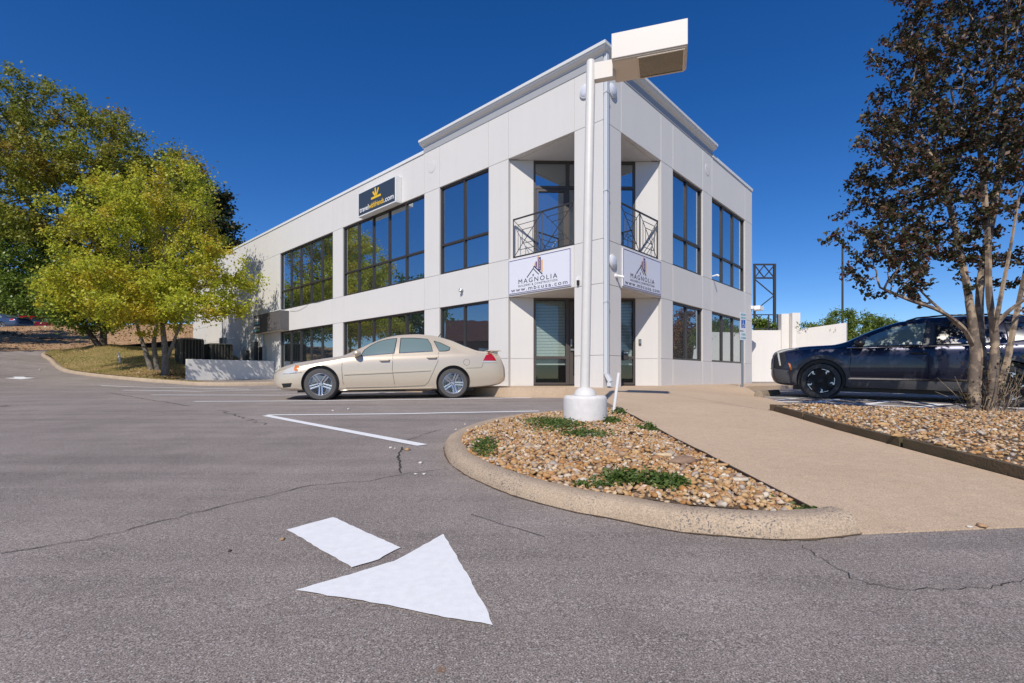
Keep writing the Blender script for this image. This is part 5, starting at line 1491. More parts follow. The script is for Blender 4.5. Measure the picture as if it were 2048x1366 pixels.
def make_sedan(label, pm, fc, rc, detail=True, group=None):
    root = thing('sedan', label, 'car', group)
    xf, xr, rw = 1.53, -1.28, .335
    c = Car(root, SEDAN, pm, xf, xr, rw, .385, .885)
    F0, R0 = G(641, 800.5), G(901, 796.5)
    mp = map_side(F0, R0, xf); S = 4.096
    w = lambda pts, ins=.12: [mp(540 + a / S, 630 + b / S, ins) for a, b in pts]
    fw = w([(752, 332), (778, 287), (830, 247), (900, 214), (970, 196), (1043, 188), (1018, 316), (772, 337)], .2)
    rwin = w([(1075, 188), (1180, 187), (1295, 196), (1318, 240), (1330, 300), (1060, 314)], .2)
    qw = w([(1347, 213), (1400, 229), (1474, 268), (1466, 290), (1440, 298), (1382, 300)], .2)
    for sd_ in (1, -1):
        for nm, p in (('front_side_window', fw), ('rear_side_window', rwin), ('quarter_window', qw)):
            g = c.sheet(p, nm, 'car_glass', .004, sd_)
            c.line(p + [p[0]], 'window_trim', 'car_black' if nm != 'x' else 'chrome', .009, sd_, .003, g)
        c.line([fw[-1], fw[-2]], 'chrome_strip', 'chrome', .008, sd_, .008); c.line([rwin[-1], rwin[-2]], 'chrome_strip', 'chrome', .008, sd_, .008)
        for p in ([(597, 350), (590, 440), (600, 560), (628, 597), (1020, 589), (1268, 578), (1295, 555), (1340, 460), (1378, 375), (1384, 305)], [(1010, 320), (1003, 450), (1024, 587)]):
            c.line(w(p, 0), 'door_gap', 'seam', .0045, sd_, .0)
        c.line(w([(1575, 437), (1735, 432), (1748, 392)], 0), 'bumper_gap', 'seam', .004, sd_); c.line(w([(100, 483), (215, 476), (262, 470)], 0), 'bumper_gap', 'seam', .004, sd_)
        c.sheet(w([(606, 482), (1006, 464), (1006, 473), (607, 491)], 0), 'side_moulding', pm, .016, sd_); c.sheet(w([(1008, 463), (1315, 447), (1317, 456), (1009, 472)], 0), 'side_moulding', pm, .016, sd_)
        c.sheet(w([(575, 612), (1330, 596), (1330, 612), (575, 628)], 0), 'sill_panel', pm, .02, sd_)
        for a, b in ((900, 372), (1287, 350)):
            h0 = w([(a, b), (a + 82, b - 2)], 0); p0, n0 = c.hit(*h0[0], sd_); p1, n1 = c.hit(*h0[1], sd_)
            hd_ = MB().tube([p0 + Vector((0, sd_ * .002, 0)), p0.lerp(p1, .12) + Vector((0, sd_ * .034, 0)), p0.lerp(p1, .88) + Vector((0, sd_ * .034, 0)), p1 + Vector((0, sd_ * .002, 0))], [.014, .017, .017, .014], 8).build('door_handle', pm, root, smooth=True)
        hl = c.sheet(w([(104, 480), (132, 442), (165, 425), (203, 408), (236, 414), (247, 436), (216, 470), (150, 481)], 0), 'headlight', 'headlamp', .008, sd_, step=.04)
        c.sheet(w([(202, 412), (234, 418), (243, 436), (214, 464), (196, 450)], 0), 'turn_signal', 'amber', .011, sd_, parent=hl, step=.03)
        tl = c.sheet(w([(1747, 374), (1772, 330), (1806, 290), (1818, 296), (1840, 340), (1858, 374)], 0), 'tail_light', 'red_lens', .010, sd_, step=.04)
        c.sheet(w([(1745, 376), (1860, 376), (1864, 388), (1744, 387)], 0), 'reverse_light', 'headlamp', .010, sd_, parent=tl, step=.04)
        c.sheet(w([(90, 562), (178, 557), (166, 590), (102, 597)], 0), 'fog_light', 'car_black', .006, sd_, step=.05)
        mp0 = w([(715, 318)], .0)[0]; p0, _ = c.hit(mp0[0], mp0[1] - .02, sd_)
        mt = Matrix.Translation((mp0[0], sd_ * (abs(p0.y) + .13), mp0[1] + .005)) @ Matrix.Diagonal((.085, .12, .068, 1))
        mr = MB().lathe([(0, -1), (.5, -.86), (.86, -.5), (1, 0), (.9, .5), (.55, .86), (0, 1)], 16, mt).build('mirror', pm, root, smooth=True)
        MB().bar((mp0[0] - .02, sd_ * (abs(p0.y) - .02), mp0[1] - .05), (mp0[0], sd_ * (abs(p0.y) + .1), mp0[1] - .03), .06, .03).build('mirror_arm', 'car_black', mr)
        fd = w([(1612, 387)], 0)[0]
        if sd_ == 1: c.line([(fd[0] + .072 * math.cos(a), fd[1] + .072 * math.sin(a)) for a in np.linspace(0, 2 * math.pi, 17)], 'fuel_door', 'seam', .003, sd_, .0)
        c.wheel(xf, sd_, 'sedan'); c.wheel(xr, sd_, 'sedan')
    c.sheet([(-.62, 1.02), (.62, 1.02), (.50, 1.36), (-.50, 1.36)], 'windshield', 'car_glass', .004, axis='front'); c.sheet([(-.58, 1.17), (.58, 1.17), (.48, 1.40), (-.48, 1.40)], 'rear_window', 'car_glass', .004, axis='rear')
    c.sheet([(-.55, .46), (.55, .46), (.5, .58), (-.5, .58)], 'grille', 'car_black', .006, axis='front')
    MB().box((-2.43, -.70, 1.075), (-2.12, .70, 1.10)).build('spoiler', pm, root, bevel=.01)
    for sd_ in (-.6, .6): MB().box((-2.36, sd_ - .03, 1.0), (-2.25, sd_ + .03, 1.075)).build('spoiler_foot', pm, root)
    MB().bar((-1.02, .0, 1.43), (-1.10, .0, 1.53), .02).build('antenna', 'car_black', root)
    place_car(root, fc, rc, xf, .885)
    return root
BEIGE = paint('beige_metallic', (0.64, 0.55, 0.43), .35, .35)
F0, R0 = G(641, 800.5), G(901, 796.5)
make_sedan('beige sedan parked in front of the ground floor windows', BEIGE, F0, R0)

SUV = [(2.34, .42, .80, .90, .66, .52), (2.29, .30, .88, .985, .78, .64), (2.12, .25, .93, 1.035, .885, .74), (1.7, .24, .99, 1.09, .925, .79), (1.2, .23, 1.01, 1.12, .93, .79), (1.0, .23, 1.03, 1.18, .93, .75), (.6, .23, 1.04, 1.40, .93, .67), (.2, .23, 1.05, 1.56, .93, .63), (-.2, .23, 1.06, 1.635, .93, .62), (-.8, .23, 1.07, 1.655, .93, .62), (-1.5, .24, 1.09, 1.63, .925, .62), (-1.95, .26, 1.10, 1.55, .91, .61), (-2.15, .30, 1.10, 1.36, .88, .60), (-2.28, .34, .98, 1.12, .84, .60), (-2.34, .44, .76, .86, .7, .5)]
def make_suv(label, pm, fc, rc, group=None):
    root = thing('crossover_car', label, 'car', group)
    xf, xr, rw = 1.42, -1.335, .365
    c = Car(root, SUV, pm, xf, xr, rw, .425, .90)
    fw = [(.92, 1.06), (.76, 1.19), (.52, 1.33), (.26, 1.435), (-.05, 1.50), (-.24, 1.515), (-.16, 1.085), (.70, 1.06)]
    rwin = [(-.36, 1.52), (-.8, 1.525), (-1.10, 1.515), (-1.20, 1.12), (-.33, 1.09)]
    qw = [(-1.30, 1.50), (-1.62, 1.46), (-1.86, 1.34), (-1.78, 1.20), (-1.32, 1.13)]
    pil = [(-.235, 1.52), (-.35, 1.525), (-.325, 1.09), (-.165, 1.085)]
    for sd_ in (1, -1):
        for nm, p, m in (('front_side_window', fw, 'car_glass'), ('rear_side_window', rwin, 'car_glass_dark'), ('quarter_window', qw, 'car_glass_dark')):
            g = c.sheet(p, nm, m, .004, sd_); c.line(p + [p[0]], 'window_trim', 'car_black', .010, sd_, .003, g)
        c.sheet(pil, 'pillar_trim', 'clad', .006, sd_)
        c.line([(1.0, 1.035), (.5, 1.045), (-.3, 1.07), (-1.2, 1.10), (-1.75, 1.17)], 'chrome_strip', 'chrome', .010, sd_, .006)
        for p in ([(.95, 1.03), (.93, .80), (.95, .55), (.90, .28)], [(-.28, 1.08), (-.25, .8), (-.28, .28)], [(-1.25, 1.1), (-1.2, .9), (-.98, .6), (-.92, .30)]): c.line(p, 'door_gap', 'seam', .005, sd_)
        c.sheet([(.98, .40), (-.93, .42), (-.93, .26), (.96, .26)], 'rocker_cladding', 'clad', .022, sd_); c.sheet([(.97, .415), (-.93, .435), (-.93, .465), (.93, .445)], 'rocker_trim', 'chrome', .026, sd_)
        for x in (xf, xr):
            ring = []
            for a in np.linspace(-.25, math.pi + .25, 25): ring.append((x + .505 * math.cos(a), rw + .02 + .505 * math.sin(a)))
            inn = [(x + .432 * math.cos(a), rw + .02 + .432 * math.sin(a)) for a in np.linspace(math.pi + .25, -.25, 25)]
            c.sheet(ring + inn, 'arch_cladding', 'clad', .014, sd_, step=.07)
        for x0 in (.02, -1.0):
            p0, _ = c.hit(x0, .93, sd_); p1, _ = c.hit(x0 - .24, .935, sd_)
            MB().tube([p0, p0.lerp(p1, .15) + Vector((0, sd_ * .035, 0)), p0.lerp(p1, .85) + Vector((0, sd_ * .035, 0)), p1], [.014, .019, .019, .014], 8).build('door_handle', 'car_black', root, smooth=True)
        p0, _ = c.hit(.80, 1.05, sd_)
        mt = Matrix.Translation((.80, sd_ * (abs(p0.y) + .13), 1.12)) @ Matrix.Diagonal((.09, .13, .075, 1))
        mr = MB().lathe([(0, -1), (.5, -.86), (.86, -.5), (1, 0), (.9, .5), (.55, .86), (0, 1)], 16, mt).build('mirror', 'car_black', root, smooth=True)
        MB().bar((.80, sd_ * (abs(p0.y) - .03), 1.06), (.80, sd_ * (abs(p0.y) + .1), 1.08), .07, .03).build('mirror_arm', 'car_black', mr)
        hl = c.sheet([(2.25, .955), (2.06, 1.0), (1.84, 1.035), (1.86, 1.018), (2.08, .975), (2.19, .93), (2.14, .66), (2.165, .66), (2.22, .92)], 'headlight', 'headlamp', .012, sd_, step=.03)
        c.sheet([(2.27, .90), (2.20, .925), (2.09, .945), (2.05, .80), (2.09, .62), (2.26, .60)], 'headlight_surround', 'car_black', .006, sd_, parent=hl, step=.04)
        c.sheet([(1.97, .70), (2.01, .72), (1.955, .56), (1.925, .58)], 'side_marker', 'amber', .02, sd_, step=.03)
        c.sheet([(-2.05, 1.08), (-1.85, 1.06), (-1.9, .98), (-2.1, .95)], 'tail_light', 'red_lens', .01, sd_, step=.05)
        c.sheet([(2.28, .60), (2.0, .56), (1.96, .30), (2.22, .30)], 'bumper_cladding', 'clad', .010, sd_, step=.06)
        c.wheel(xf, sd_, 'suv', .235); c.wheel(xr, sd_, 'suv', .235)
        MB().tube([(x_, sd_ * .565, c.bvh.ray_cast(Vector((x_, sd_ * .565, 4)), Vector((0, 0, -1)))[0].z + dz_) for x_, dz_ in ((.05, .0), (-.1, .03), (-.5, .035), (-1.0, .035), (-1.5, .03), (-1.75, .0))], .016, 8).build('roof_rail', 'car_black', root, smooth=True)
    c.sheet([(-.66, 1.19), (.66, 1.19), (.54, 1.56), (-.54, 1.56)], 'windshield', 'car_glass', .004, axis='front'); c.sheet([(-.58, 1.15), (.58, 1.15), (.5, 1.5), (-.5, 1.5)], 'rear_window', 'car_glass_dark', .004, axis='rear')
    gl = c.sheet([(-.62, .58), (.62, .58), (.66, .80), (-.66, .80)], 'grille', 'car_black', .01, axis='front')
    for k in range(6): MB().bar((2.36 - .01 * k, -.55, .60 + k * .04), (2.36 - .01 * k, .55, .60 + k * .04), .012).build('grille_bar', 'clad', gl)
    MB().box((2.335, -.26, .46), (2.36, .26, .57)).build('number_plate', 'white', root)
    MB().bar((-1.5, 0, 1.62), (-1.62, 0, 1.70), .05).build('antenna', 'car_black', root)
    place_car(root, fc, rc, xf, .90)
    return root
DARK = paint('dark_blue_metallic', (0.022, 0.024, 0.045), .55, .28)
sf = Vector((6.28, 10.0, 0)); sr = Vector((8.60, 8.52, 0))
for v_ in (sf, sr): v_.z = float(asphalt_z(v_.x, v_.y))
make_suv('dark blue crossover parked nose in behind the right tree', DARK, sf, sr)
# cars on the upper lot, half hidden by leaves
up0 = UPZ
b0_ = P(-30, 651, 42); make_sedan('dark blue car on the upper lot at the left picture edge', paint('far_blue', (0.05, 0.075, 0.14)), (b0_.x - 1.4, b0_.y, up0), (b0_.x + 1.4, b0_.y, up0))
b0_ = P(52, 651, 46); make_suv('red car on the upper lot behind the leaves', paint('far_red', (0.35, 0.01, 0.015)), (b0_.x + 2.0, b0_.y + 2.1, up0), (b0_.x + .1, b0_.y + .1, up0))
# ================================================================== TREES
def colonise(attr, nodes, parents, step, infl, kill, iters=160, jitter=.12, bias=(0, 0, .06)):
    """space colonisation: branches grow towards the crown points"""
    attr = np.array(attr); pos = [np.array(n) for n in nodes]; par = list(parents)
    A_ = np.array(pos)
    d = np.linalg.norm(attr[:, None] - A_[None], axis=2); near = d.argmin(1); dist = d.min(1)
    alive = np.ones(len(attr), bool); bias = np.array(bias)
    for _ in range(iters):
        act = alive & (dist < infl)
        if not act.any(): break
        idx = np.where(act)[0]
        dirs = attr[idx] - np.array(pos)[near[idx]]; dirs /= np.linalg.norm(dirs, axis=1)[:, None] + 1e-9
        new = []
        for nd in np.unique(near[idx]):
            v = dirs[near[idx] == nd].mean(0) + bias + RNG.normal(0, jitter, 3)
            v /= np.linalg.norm(v) + 1e-9
            new.append((nd, pos[nd] + v * step))
        cur = np.array(pos); added = []
        for nd, p in new:
            if np.min(((cur - p) ** 2).sum(1)) > (step * .45) ** 2: added.append((nd, p))
        if not added: break
        base = len(pos)
        for nd, p in added: pos.append(p); par.append(nd)
        N = np.array([p for _, p in added])
        dn = np.linalg.norm(attr[:, None] - N[None], axis=2); m = dn.min(1); am = dn.argmin(1)
        up = m < dist; dist[up] = m[up]; near[up] = base + am[up]
        alive &= dist > kill
    return np.array(pos), np.array(par)
def radii(pos, par, r_tip, power=2.3, rmax=None):
    n = len(pos); acc = np.zeros(n); kids = np.zeros(n, int)
    for i in range(n - 1, 0, -1):
        if par[i] >= 0: kids[par[i]] += 1
    r = np.zeros(n)
    for i in range(n - 1, -1, -1):
        r[i] = max(r_tip, acc[i] ** (1 / power))
        if par[i] >= 0: acc[par[i]] += r[i] ** power
    if rmax: r = np.minimum(r, rmax)
    return r, kids
def branch_mesh(pos, par, r, rmin=0.0):
    mb = MB()
    for i in range(len(pos)):
        p = par[i]
        if p < 0 or r[i] < rmin: continue
        k = 9 if r[i] > .05 else 5 if r[i] > .012 else 3
        a, b = Vector(pos[p]), Vector(pos[i])
        ra = min(r[p], r[i] * 1.35)
        mb.tube([a - (b - a) * .06, b], [ra, r[i]], k, cap=False)
    return mb
def leaf_mesh(name, c, size, m, parent, aspect=.55, up=.35, var=.35, fold=0):
    n = len(c); c = np.asarray(c)
    nrm = RNG.normal(0, 1, (n, 3)); nrm += np.array([-.18, -.55, .82]) * (up * 3.2); nrm /= np.linalg.norm(nrm, axis=1)[:, None]
    u = np.cross(nrm, RNG.normal(0, 1, (n, 3))); u /= np.linalg.norm(u, axis=1)[:, None] + 1e-9; w = np.cross(nrm, u)
    s = (size * (1 + RNG.uniform(-var, var, n)))[:, None]
    v = np.stack([c - u * s * .5, c - w * s * .5 * aspect + u * s * .05, c + u * s * .5, c + w * s * .5 * aspect + u * s * .05], 1).reshape(-1, 3)
    me = bpy.data.meshes.new(name)
    me.vertices.add(n * 4); me.vertices.foreach_set('co', v.ravel())
    me.loops.add(n * 4); me.loops.foreach_set('vertex_index', np.arange(n * 4, dtype=np.int32))
    me.polygons.add(n); me.polygons.foreach_set('loop_start', np.arange(0, n * 4, 4, dtype=np.int32))
    me.update(calc_edges=True); me.materials.append(m)
    return link(name, me, parent)
def lobes_points(lobes, n, shell=.5):
    """lobes: (x,y,z,rx,ry,rz,weight)"""
    L = np.array(lobes, float); w = L[:, 6] / L[:, 6].sum()
    k = RNG.choice(len(L), n, p=w); d = RNG.normal(0, 1, (n, 3)); d /= np.linalg.norm(d, axis=1)[:, None]
    r = RNG.uniform(shell ** 3, 1, n) ** (1 / 3)
    return L[k, :3] + d * r[:, None] * L[k, 3:6]
def make_tree(label, trunks, lobes, n_attr, step, infl, kill, r_tip, bark, leaf_m, n_leaf, leaf_size, clump, rmin=.012, shell=.25, aspect=.6, up=.3, cat='tree', power=2.3, rmax=None, name='tree', group=None, tipbias=1.0, sag=0.0, trunk_r=(), clusters=0, sigma=(0, 0, 0), lean=None):
    t = thing(name, label, cat, group)
    attr = lobes_points(lobes, n_attr, shell)
    if clusters:
        cc_ = lobes_points(lobes, clusters, shell)
        q_ = RNG.normal(0, 1, (n_attr, 3)) * np.array(sigma)
        if lean is not None: q_ = q_ + np.array(lean) * q_[:, 2:3]
        attr = cc_[RNG.integers(0, clusters, n_attr)] + q_
    nodes = []; par = []
    for tr in trunks:
        pts = smooth_line(tr, 5); last = -1
        for q in pts:
            nodes.append(tuple(q)); par.append(last); last = len(nodes) - 1
    pos, pr = colonise(attr, nodes, par, step, infl, kill)
    r, kids = radii(pos, pr, r_tip, power, rmax)
    n0 = len(nodes)
    cnt = 0
    for ti, tr in enumerate(trunks):
        m_ = (len(tr) - 1) * 5 + 1
        if ti < len(trunk_r):
            for q in range(m_): r[cnt + q] = max(min(r[cnt + q], trunk_r[ti]), trunk_r[ti] * (1 - .72 * q / m_))
        cnt += m_
    rid = np.arange(len(pos))
    for i in range(len(pos)):
        if pr[i] >= 0: rid[i] = rid[pr[i]]
    for q in np.unique(rid):
        sel = rid == q
        mb_ = branch_mesh(pos, np.where(sel, pr, -1), r, rmin)
        if mb_.v: mb_.build('trunk', bark, t, smooth=True, fix=False)
    thin = np.where((r < r_tip * 2.2) & (np.arange(len(pos)) >= n0))[0]
    src = pos[RNG.choice(thin, n_leaf)] if len(thin) else attr[RNG.integers(0, len(attr), n_leaf)]
    # clumped offsets: leaves gather in sprays round the twigs
    off_ = RNG.normal(0, 1, (n_leaf, 3)) * np.array([1, 1, .75]) * clump * RNG.uniform(.25, 1.15, n_leaf)[:, None]
    c = src + off_; c[:, 2] -= sag * np.abs(off_[:, 0])
    leaf_mesh('crown', c, leaf_size, leaf_m, t, aspect, up)
    b = Vector(trunks[0][0]); rebase(t, b)
    return t
M['bark_pale'] = mat('pale_bark', (0.23, 0.205, 0.18), .9, col2=(0.10, 0.085, 0.07), vscale=7, bump=.8, bscale=30)
M['bark_dark'] = mat('dark_bark', (0.06, 0.045, 0.035), .95, col2=(0.10, 0.08, 0.06), vscale=6, bump=.8, bscale=25)
M['bark_myrtle'] = mat('crape_myrtle_bark', (0.36, 0.27, 0.185), .75, col2=(0.14, 0.105, 0.08), vscale=6, bump=.4, bscale=25, detail=6)
_r = [n_ for n_ in M['bark_myrtle'].node_tree.nodes if n_.type == 'VALTORGB'][0]
_r.color_ramp.elements[0].position = .44; _r.color_ramp.elements[1].position = .53
LF = {}
LF['yellow'] = leaf_material('yellow_green_leaves', [(0, (0.42, 0.44, 0.030)), (.5, (0.56, 0.55, 0.05)), (1, (0.28, 0.37, 0.035))], patch=[(0, (0.56, 0.43, 0.03)), (.7, (0.50, 0.45, 0.04)), (1, (0.52, 0.32, 0.03))], patch_scale=.55, trans=.42, patch_lo=.47, patch_hi=.62)
LF['olive'] = leaf_material('olive_leaves', [(0, (0.22, 0.25, 0.03)), (.5, (0.30, 0.30, 0.038)), (1, (0.17, 0.21, 0.026))], patch=[(0, (0.30, 0.23, 0.035)), (1, (0.32, 0.20, 0.03))], patch_scale=.28, trans=.38, patch_lo=.5, patch_hi=.68)
LF['green'] = leaf_material('green_leaves', [(0, (0.12, 0.19, 0.028)), (.5, (0.19, 0.26, 0.036)), (1, (0.085, 0.14, 0.024))], trans=.3, rough=.35)
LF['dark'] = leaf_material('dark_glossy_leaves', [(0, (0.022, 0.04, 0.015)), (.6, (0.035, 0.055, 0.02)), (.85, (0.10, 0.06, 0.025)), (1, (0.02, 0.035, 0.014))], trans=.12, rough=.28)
LF['myrtle'] = leaf_material('crape_myrtle_leaves', [(0, (0.028, 0.034, 0.013)), (.45, (0.048, 0.054, 0.018)), (.7, (0.075, 0.040, 0.020)), (.92, (0.11, 0.042, 0.028)), (1, (0.12, 0.075, 0.03))], trans=.22, rough=.5)
LF['shrub'] = leaf_material('shrub_leaves', [(0, (0.13, 0.19, 0.03)), (.5, (0.20, 0.26, 0.045)), (1, (0.09, 0.15, 0.03))], trans=.35)
LF['orange'] = leaf_material('orange_leaves', [(0, (0.32, 0.13, 0.03)), (.5, (0.24, 0.15, 0.035)), (1, (0.36, 0.10, 0.025))], trans=.35)
LF['pine'] = leaf_material('pine_needles', [(0, (0.05, 0.09, 0.022)), (1, (0.085, 0.125, 0.03))], trans=.2)

def lob(px, py, d, rpx, rpy, w=1, dr=None):
    c = P(px, py, d); k = d / F_PX
    return (c.x, c.y, c.z, rpx * k, (dr if dr else (rpx + rpy) / 2 * k), rpy * k, w)
def gz(px, py, d):
    q = P(px, py, d); q.z = float(grassz(q.x, q.y)) - .05; return q
# 1 yellow-green tree with pale trunks on the lawn
yb = gz(330, 750, 22.3); yb2 = gz(303, 743, 23.0)
yl = [lob(300, 500, 22.5, 150, 140, 2), lob(190, 560, 22, 90, 75, 1), lob(400, 555, 22.2, 80, 85, 1.2), lob(330, 400, 22.8, 85, 75, .8), lob(290, 600, 20.8, 140, 60, 1.2), lob(150, 590, 22.3, 55, 45, .5), lob(440, 605, 22, 42, 40, .5), lob(250, 430, 22.8, 80, 70, .7)]
make_tree('yellow-green tree with pale trunks on the lawn in front of the building', [[yb, yb + Vector((.02, 0, 1.0)), P(326, 660, 22.3), P(322, 610, 22.4), P(325, 540, 22.5)], [yb + Vector((.05, .05, .7)), P(345, 690, 22.3), P(365, 640, 22.2), P(390, 590, 22.1)], [yb2, P(292, 705, 23), P(280, 670, 22.9), P(262, 610, 22.7)], [yb2 + Vector((.3, 0, 0)), P(308, 690, 22.9), P(312, 640, 22.8), P(300, 570, 22.8)]],
          yl, 1300, .34, 1.9, .42, .011, 'bark_pale', LF['yellow'], 62000, .11, .24, rmin=.010, rmax=.21, aspect=.75, trunk_r=(.16, .09, .13, .12), clusters=210, sigma=(.42, .42, .3))
# 2 dark green broadleaf tree with two trunks
db = gz(206, 692, 28.0)
dl = [lob(175, 590, 28, 75, 52, 1.6), lob(235, 605, 27.5, 70, 45, 1.2), lob(125, 615, 27.4, 55, 35, .9)]
d2 = P(40, 655, 48); d2.z = UPZ - .3
d2l = [lob(95, 550, 48, 105, 75, 2), lob(30, 490, 48, 90, 70, 1.5), lob(-40, 560, 48, 90, 60, 1), lob(130, 480, 48, 80, 50, .8), lob(70, 590, 47, 100, 30, 1), lob(150, 580, 48, 60, 60, .8)]
make_tree('broad green tree on the upper lot behind the parked cars', [[d2, P(40, 600, 48), P(45, 540, 48)], [d2 + Vector((.5, 0, 0)), P(90, 590, 48), P(110, 540, 48)]], d2l, 900, .7, 4.2, .9, .022, 'bark_dark', LF['green'], 52000, .24, .48, rmin=.024, rmax=.4, aspect=.6, clusters=110, sigma=(.8, .8, .5))
make_tree('small dark green tree with two dark trunks beside the drive', [[db, P(207, 660, 28), P(206, 620, 28), P(190, 570, 28)], [gz(200, 693, 27.8), P(180, 668, 27.8), P(168, 645, 27.7), P(130, 590, 27.8)]],
          dl, 600, .36, 2.2, .5, .013, 'bark_dark', LF['green'], 26000, .14, .30, rmin=.014, rmax=.28, aspect=.6, trunk_r=(.2, .17), clusters=55, sigma=(.5, .5, .32))
# 3 tall olive tree behind
ob = P(120, 660, 45); ob.z = UPZ - .3
ol = [lob(110, 300, 45, 150, 115, 2.2), lob(-20, 340, 46, 110, 110, 1.4), lob(205, 330, 45, 80, 90, 1), lob(90, 420, 44, 150, 80, 1.4), lob(120, 225, 45, 90, 45, .7), lob(240, 350, 45, 45, 60, .4), lob(0, 250, 46, 90, 60, .7)]
make_tree('tallest olive-green tree, rising highest at the upper left', [[ob, P(118, 560, 45), P(116, 450, 45), P(112, 380, 45)], [P(116, 470, 45), P(150, 400, 45), P(175, 350, 45)], [P(116, 480, 45), P(60, 410, 45.5), P(20, 350, 46)]],
          ol, 1300, .75, 4.2, .9, .024, 'bark_dark', LF['olive'], 60000, .26, .5, rmin=.026, rmax=.45, aspect=.6, clusters=130, sigma=(.95, .95, .6))
# 4 green tree behind the yellow one, 5 pine, 6 glossy dark tree by the roof
b4 = P(320, 660, 47); b4.z = UPZ - .3
make_tree('olive tree filling in behind the yellow tree top', [[b4, P(320, 560, 47), P(318, 450, 47)]], [lob(310, 390, 47, 85, 95, 1.4), lob(350, 350, 47, 60, 55, .8), lob(260, 440, 47, 80, 80, 1), lob(380, 450, 46, 60, 90, 1)], 500, .8, 4.5, 1.1, .024, 'bark_dark', LF['olive'], 26000, .27, .62, rmin=.028, rmax=.4)
b5 = P(415, 660, 50); b5.z = UPZ - .3
make_tree('bright green pine between the olive tree and the dark tree', [[b5, P(410, 560, 50), P(405, 400, 50)]], [lob(395, 365, 50, 38, 28, 1), lob(415, 400, 50, 30, 40, 1), lob(380, 420, 50, 40, 50, 1), lob(420, 480, 50, 40, 60, 1)], 260, .8, 4.5, 1.2, .024, 'bark_dark', LF['pine'], 15000, .26, .55, rmin=.03, rmax=.3, aspect=.3)
b6 = P(440, 660, 40); b6.z = 3.6
make_tree('dark glossy-leaved tree against the sky by the roof corner', [[b6, P(438, 560, 40), P(432, 460, 40)]], [lob(430, 420, 40, 38, 50, 1), lob(462, 455, 40, 34, 28, .8), lob(415, 480, 40, 45, 60, 1), lob(448, 490, 40, 40, 30, .7)], 240, .6, 4.0, 1.0, .022, 'bark_dark', LF['dark'], 7500, .30, .40, rmin=.02, rmax=.25, aspect=.6)
# 7 dark hedge-like trees closing the view under the crowns
b7 = P(330, 655, 52); b7.z = UPZ - .3
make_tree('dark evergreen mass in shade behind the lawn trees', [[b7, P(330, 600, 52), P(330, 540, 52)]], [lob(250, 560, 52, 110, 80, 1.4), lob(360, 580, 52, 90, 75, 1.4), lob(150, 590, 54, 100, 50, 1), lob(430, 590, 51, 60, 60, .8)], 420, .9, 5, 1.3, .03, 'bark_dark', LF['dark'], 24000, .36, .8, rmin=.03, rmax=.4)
for k, (px_, d_, w_) in enumerate(((-60, 75, 150), (120, 80, 130), (330, 78, 120))):
    bb_ = P(px_, 650, d_); bb_.z = UPZ - .3
    make_tree(['distant dark tree beyond the upper lot at the left edge', 'distant dark tree beyond the upper lot behind the red car', 'distant dark tree beyond the upper lot behind the yellow tree'][k], [[bb_, P(px_, 610, d_), P(px_, 560, d_)]], [lob(px_, 585, d_, w_, 62, 2), lob(px_ + w_ * .4, 600, d_, w_ * .6, 45, 1), lob(px_ - w_ * .5, 605, d_, w_ * .6, 42, 1)], 260, 1.4, 8, 2, .05, 'bark_dark', LF['olive'], 14000, .55, 1.1, rmin=.06, rmax=.5, group='distant trees beyond the upper lot')
# fallen branches on the bank
for k, (a, b) in enumerate((((78, 698), (150, 680)), ((40, 682), (50, 672)), ((26, 696), (32, 688)), ((5, 690), (20, 686)))):
    q0 = P(*a, 33.5); q1 = P(*b, 34.5)
    for q in (q0, q1): q.z = float(bankz(q.x, q.y)) + .06
    o = MB().tube([q0, q0.lerp(q1, .5) + Vector((0, 0, .05)), q1], [.07, .06, .03], 6).build('fallen_branch', 'bark_dark', smooth=True)
    tag(o, ['long dark fallen branch at the foot of the bank', 'short dark branch lying high on the bank', 'short dark branch lying low on the bank', 'thin dark branch at the left edge of the bank'][k], 'branch', 'fallen branches on the bank')
# 8 crape myrtle at the right
mb0 = Vector((7.05, 7.38, 0)); mb0.z = float(bedz2(mb0.x, mb0.y)) - .05
def MP(px, py, d=7.35): return P(px, py, d)
stems = [[mb0 + Vector((-.12, -.02, 0)), MP(1948, 760), MP(1950, 690), MP(1938, 600), MP(1915, 480), MP(1880, 330)],
         [mb0 + Vector((.10, -.05, 0)), MP(1985, 760, 7.3), MP(1990, 680, 7.3), MP(1978, 590, 7.3), MP(1975, 470, 7.3), MP(1960, 300, 7.3)],
         [mb0 + Vector((-.05, .1, 0)), MP(1965, 740, 7.5), MP(1960, 650, 7.55), MP(1962, 560, 7.6), MP(1990, 400, 7.7), MP(2010, 250, 7.8)],
         [MP(1945, 690), MP(1925, 655, 7.2), MP(1880, 622, 7.1), MP(1820, 600, 7.0), MP(1760, 575, 6.95)],
         [MP(1950, 680), MP(1905, 640, 7.5), MP(1860, 600, 7.6), MP(1830, 570, 7.7)],
         [mb0 + Vector((.2, .05, 0)), MP(2010, 740, 7.5), MP(2030, 640, 7.5), MP(2060, 500, 7.5), MP(2100, 330, 7.5)],
         [MP(1990, 650, 7.3), MP(2020, 620, 7.2), MP(2060, 590, 7.1), MP(2110, 540, 7.0)],
         [MP(1988, 670, 7.3), MP(2000, 600, 7.1), MP(2020, 500, 7.0), MP(2040, 380, 6.9)]]
